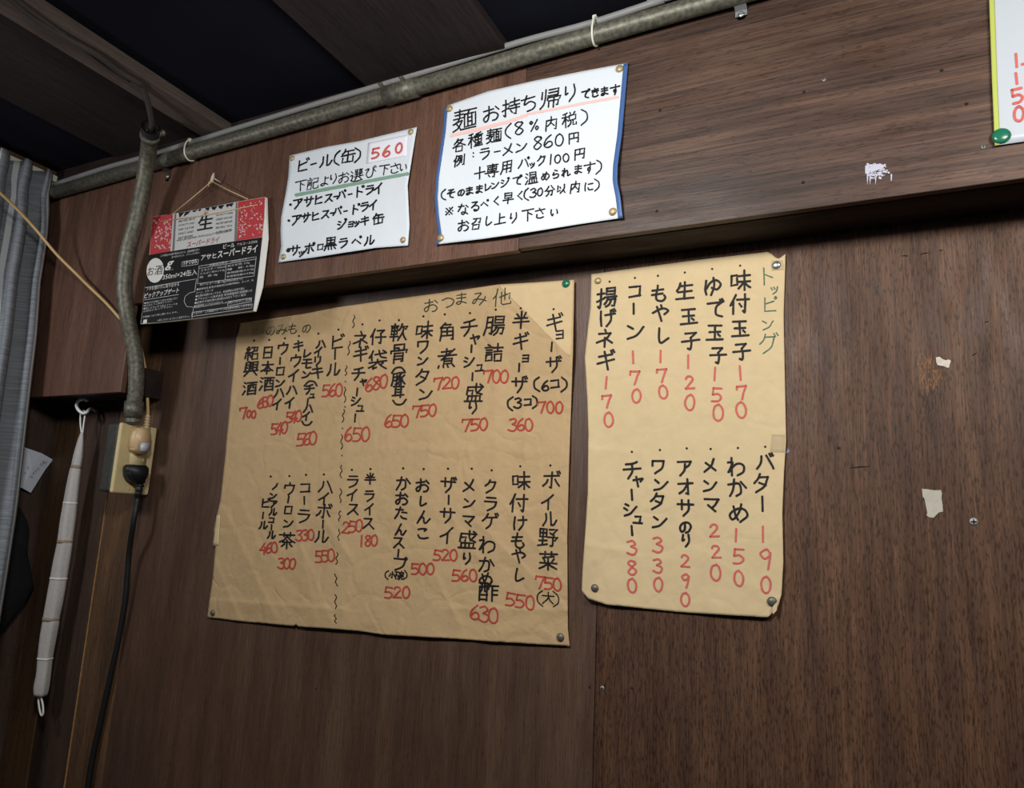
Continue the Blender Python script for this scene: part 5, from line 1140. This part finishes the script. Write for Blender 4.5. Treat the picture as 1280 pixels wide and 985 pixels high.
# ------------------------------------------------------------------ small marks and hardware on the walls
M['scrap'] = paper_mat('old_paper_scrap', srgb(176, 172, 158), 0.12, 0.4, 0.8, 120); M['chip'] = mat('pale_filler', srgb(196, 186, 172), 0.8, noise_amt=0.15, nscale=200, bump=0.5)
S2 = (1080, 420, 3.79)
Yw = YB - 0.003
def scrap(name, view, pts, m, label, cat, Y=Yw, th=0.0006):
    P = [onY(p, Y) for p in zo(view, pts)]; c = sum(P, Vector()) / len(P)
    o = slab_poly(name, P, th, m); 
    for v in o.data.vertices: v.co -= c
    o.location = c; return tag(o, label, cat)
scrap('paper_scrap', S2, [(274, 724), (300, 726), (330, 731), (364, 730), (369, 745), (367, 770), (372, 800), (374, 832), (355, 836), (345, 845), (330, 861), (312, 860), (296, 850), (300, 838), (290, 790), (286, 770), (278, 762)], M['scrap'], 'torn grey paper scrap stuck on the lower right wall', 'paper scrap')
scrap('paper_scrap', S2, [(340, 102), (358, 100), (372, 110), (388, 116), (400, 112), (411, 118), (406, 136), (402, 152), (390, 150), (378, 144), (362, 142), (348, 138), (342, 124)], M['chip'], 'small pale flake in the scratched patch of the right wall', 'flake', th=0.0012)
wear = mat('scratched_wood', srgb(118, 84, 52), 0.75, noise_amt=0.4, nscale=260)
wear2 = mat('dark_scuff', srgb(40, 30, 26), 0.75, noise_amt=0.4, nscale=260)
pv = [(268, 10), (278, 60), (290, 100), (330, 96), (336, 120), (350, 150), (368, 170), (372, 205), (352, 230), (340, 255), (325, 250), (318, 280), (298, 275), (285, 285), (272, 262), (262, 225), (256, 180), (252, 130), (262, 112)]
def inside(x, y, P):
    c = False
    for (ax, ay), (bx, by) in zip(P, P[1:] + P[:1]):
        if (ay > y) != (by > y) and x < (bx - ax) * (y - ay) / (by - ay) + ax: c = not c
    return c
def streaks(name, P, n, m, ln, wd):
    xs = [p[0] for p in P]; ys = [p[1] for p in P]; bm = bmesh.new(); k = 0
    while k < n:
        x = random.uniform(min(xs), max(xs)); y = random.uniform(min(ys), max(ys))
        if not inside(x, y, P): continue
        h = random.uniform(*ln); w_ = random.uniform(*wd); k += 1
        q = [onY(p, Yw - 0.0001 - 0.000004 * (k % 40)) for p in zo(S2, [(x, y - h), (x + w_, y - h * 0.3), (x + w_ * 0.8, y + h * 0.5), (x - w_ * 0.2, y + h), (x - w_, y + h * 0.4), (x - w_ * 0.7, y - h * 0.5)])]
        f = bm.faces.new([bm.verts.new(p) for p in q]); f.normal_update()
        if f.normal.y > 0: f.normal_flip()
    return bm_obj(name, bm, m, wb, recalc=False)
streaks('wear_mark', pv, 150, wear, (6, 22), (0.8, 2.6))
streaks('scuff_stain', [(262, 280), (340, 250), (372, 150), (410, 190), (405, 240), (350, 300), (340, 380), (320, 440), (290, 420), (262, 370)], 60, wear2, (5, 20), (0.8, 2.2))
dk = mat('dark_hole', srgb(20, 16, 14), 0.9)
def hole(parent, px, Y, r=0.0022): lathe('nail_hole', [(r, 0), (r * 0.9, 0.0003), (0, 0.0004)], onY(px, Y), (0, -1, 0), dk, parent, 10)
for px in ((825, 138), (1004, 228), (821, 264), (1005, 115), (1177, 88), (1208, 130)): hole(fas, px, YF)
for px in ((395, 861), (737, 859), (1048, 560), (790, 860)): hole(wb, px, Yw if px[0] > 745 else YB - 0.0015, 0.0018)
M['zinc'] = mat('dull_zinc', srgb(150, 150, 146), 0.45, 0.2)
def wscrew(px, Y, label, r=0.0045):
    c = onY(px, Y); bm = bmesh.new(); add_lathe(bm, [(0, -0.01), (r * 0.5, -0.01), (r * 0.5, 0), (r, 0.0), (r, 0.0006), (r * 0.7, 0.0016), (0, 0.0018)], Vector((0, 0, 0)), (0, -1, 0), 16)
    o = bm_obj('screw', bm, M['zinc'], None, True); o.location = c; tag(o, label, 'screw', 'screws in the wall')
    b2 = bmesh.new(); add_box(b2, c + Vector((-r * 0.62, -0.0022, -r * 0.14)), c + Vector((r * 0.62, -0.0012, r * 0.14))); add_box(b2, c + Vector((-r * 0.14, -0.0022, -r * 0.62)), c + Vector((r * 0.14, -0.0012, r * 0.62))); bm_obj('cross_slot', b2, dk, o)
wscrew((1217, 652), Yw, 'silver cross head screw beside the torn grey paper scrap')
wscrew((753, 860), Yw, 'small silver screw beside the panel seam below the kraft menus', 0.003)
wscrew((1030, 100), YF, 'small silver screw head high on the upper wall right of the notices', 0.0024)
wscrew((1229, 184), YF, 'small silver screw left of the lime-edged notice foot', 0.0024)
# dried white paint on the upper wall
ps = []; SV = (960, 180, 4.0)
ps.append([(486, 108), (510, 102), (560, 100), (590, 106), (575, 120), (545, 132), (520, 140), (500, 150), (486, 148)])
for k in range(70):
    x = random.triangular(486, 634, 500); y = random.uniform(98, 172); r = random.uniform(2, 7)
    if (x - 486) / 150 + (y - 98) / 110 > 1.25: continue
    ps.append([(x + r * 1.6 * random.uniform(.5, 1.2) * math.cos(a), y + r * random.uniform(.5, 1.2) * math.sin(a)) for a in [6.283 * i / 6 for i in range(6)]])
for x in (497, 510, 538, 616): ps.append([(x - 3, 150), (x + 5, 150), (x + 3, 180), (x, 205 if x < 540 else 185), (x - 2, 180)])
bm = bmesh.new()
for i, pts in enumerate(ps):
    f = bm.faces.new([bm.verts.new(onY(p, YF - 0.0003 - 0.00001 * (i % 7))) for p in zo(SV, pts)]); f.normal_update()
    if f.normal.y > 0: f.normal_flip()
bm_obj('paint_mark', bm, mat('dried_white_paint', srgb(176, 176, 190), 0.6), fas, recalc=False)
bm = bmesh.new(); pts = [onY(p, Yw - 0.0006) for p in zo(T2, [(1028, 84), (1046, 80), (1052, 94), (1046, 106), (1030, 104)])]
bm.faces.new([bm.verts.new(p) for p in pts]); bmesh.ops.solidify(bm, geom=bm.faces[:], thickness=0.0003)
tag(bm_obj('tape_scrap', bm, mat('clear_tape_scrap', srgb(150, 156, 180), 0.2, trans=0.3), None, origin=pts[0]), 'tiny clear tape scrap at the right edge of the narrow kraft menu', 'tape')
# staples / gouges
bm = bmesh.new()
for a, b in (((1062, 585), (1087, 583)), ((1126, 320), (1136, 320)), ((1150, 318), (1161, 316)), ((1174, 313), (1179, 313)), ((1231, 403), (1236, 402)), ((1215, 445), (1221, 441))):
    A, B = onY(a, Yw - 0.0003), onY(b, Yw - 0.0003); add_tube(bm, [A, A.lerp(B, 0.5) + Vector((0, 0, 0.0005)), B], [0.0003, 0.0008, 0.0003], 6)
bm_obj('gouge_mark', bm, dk, wb)
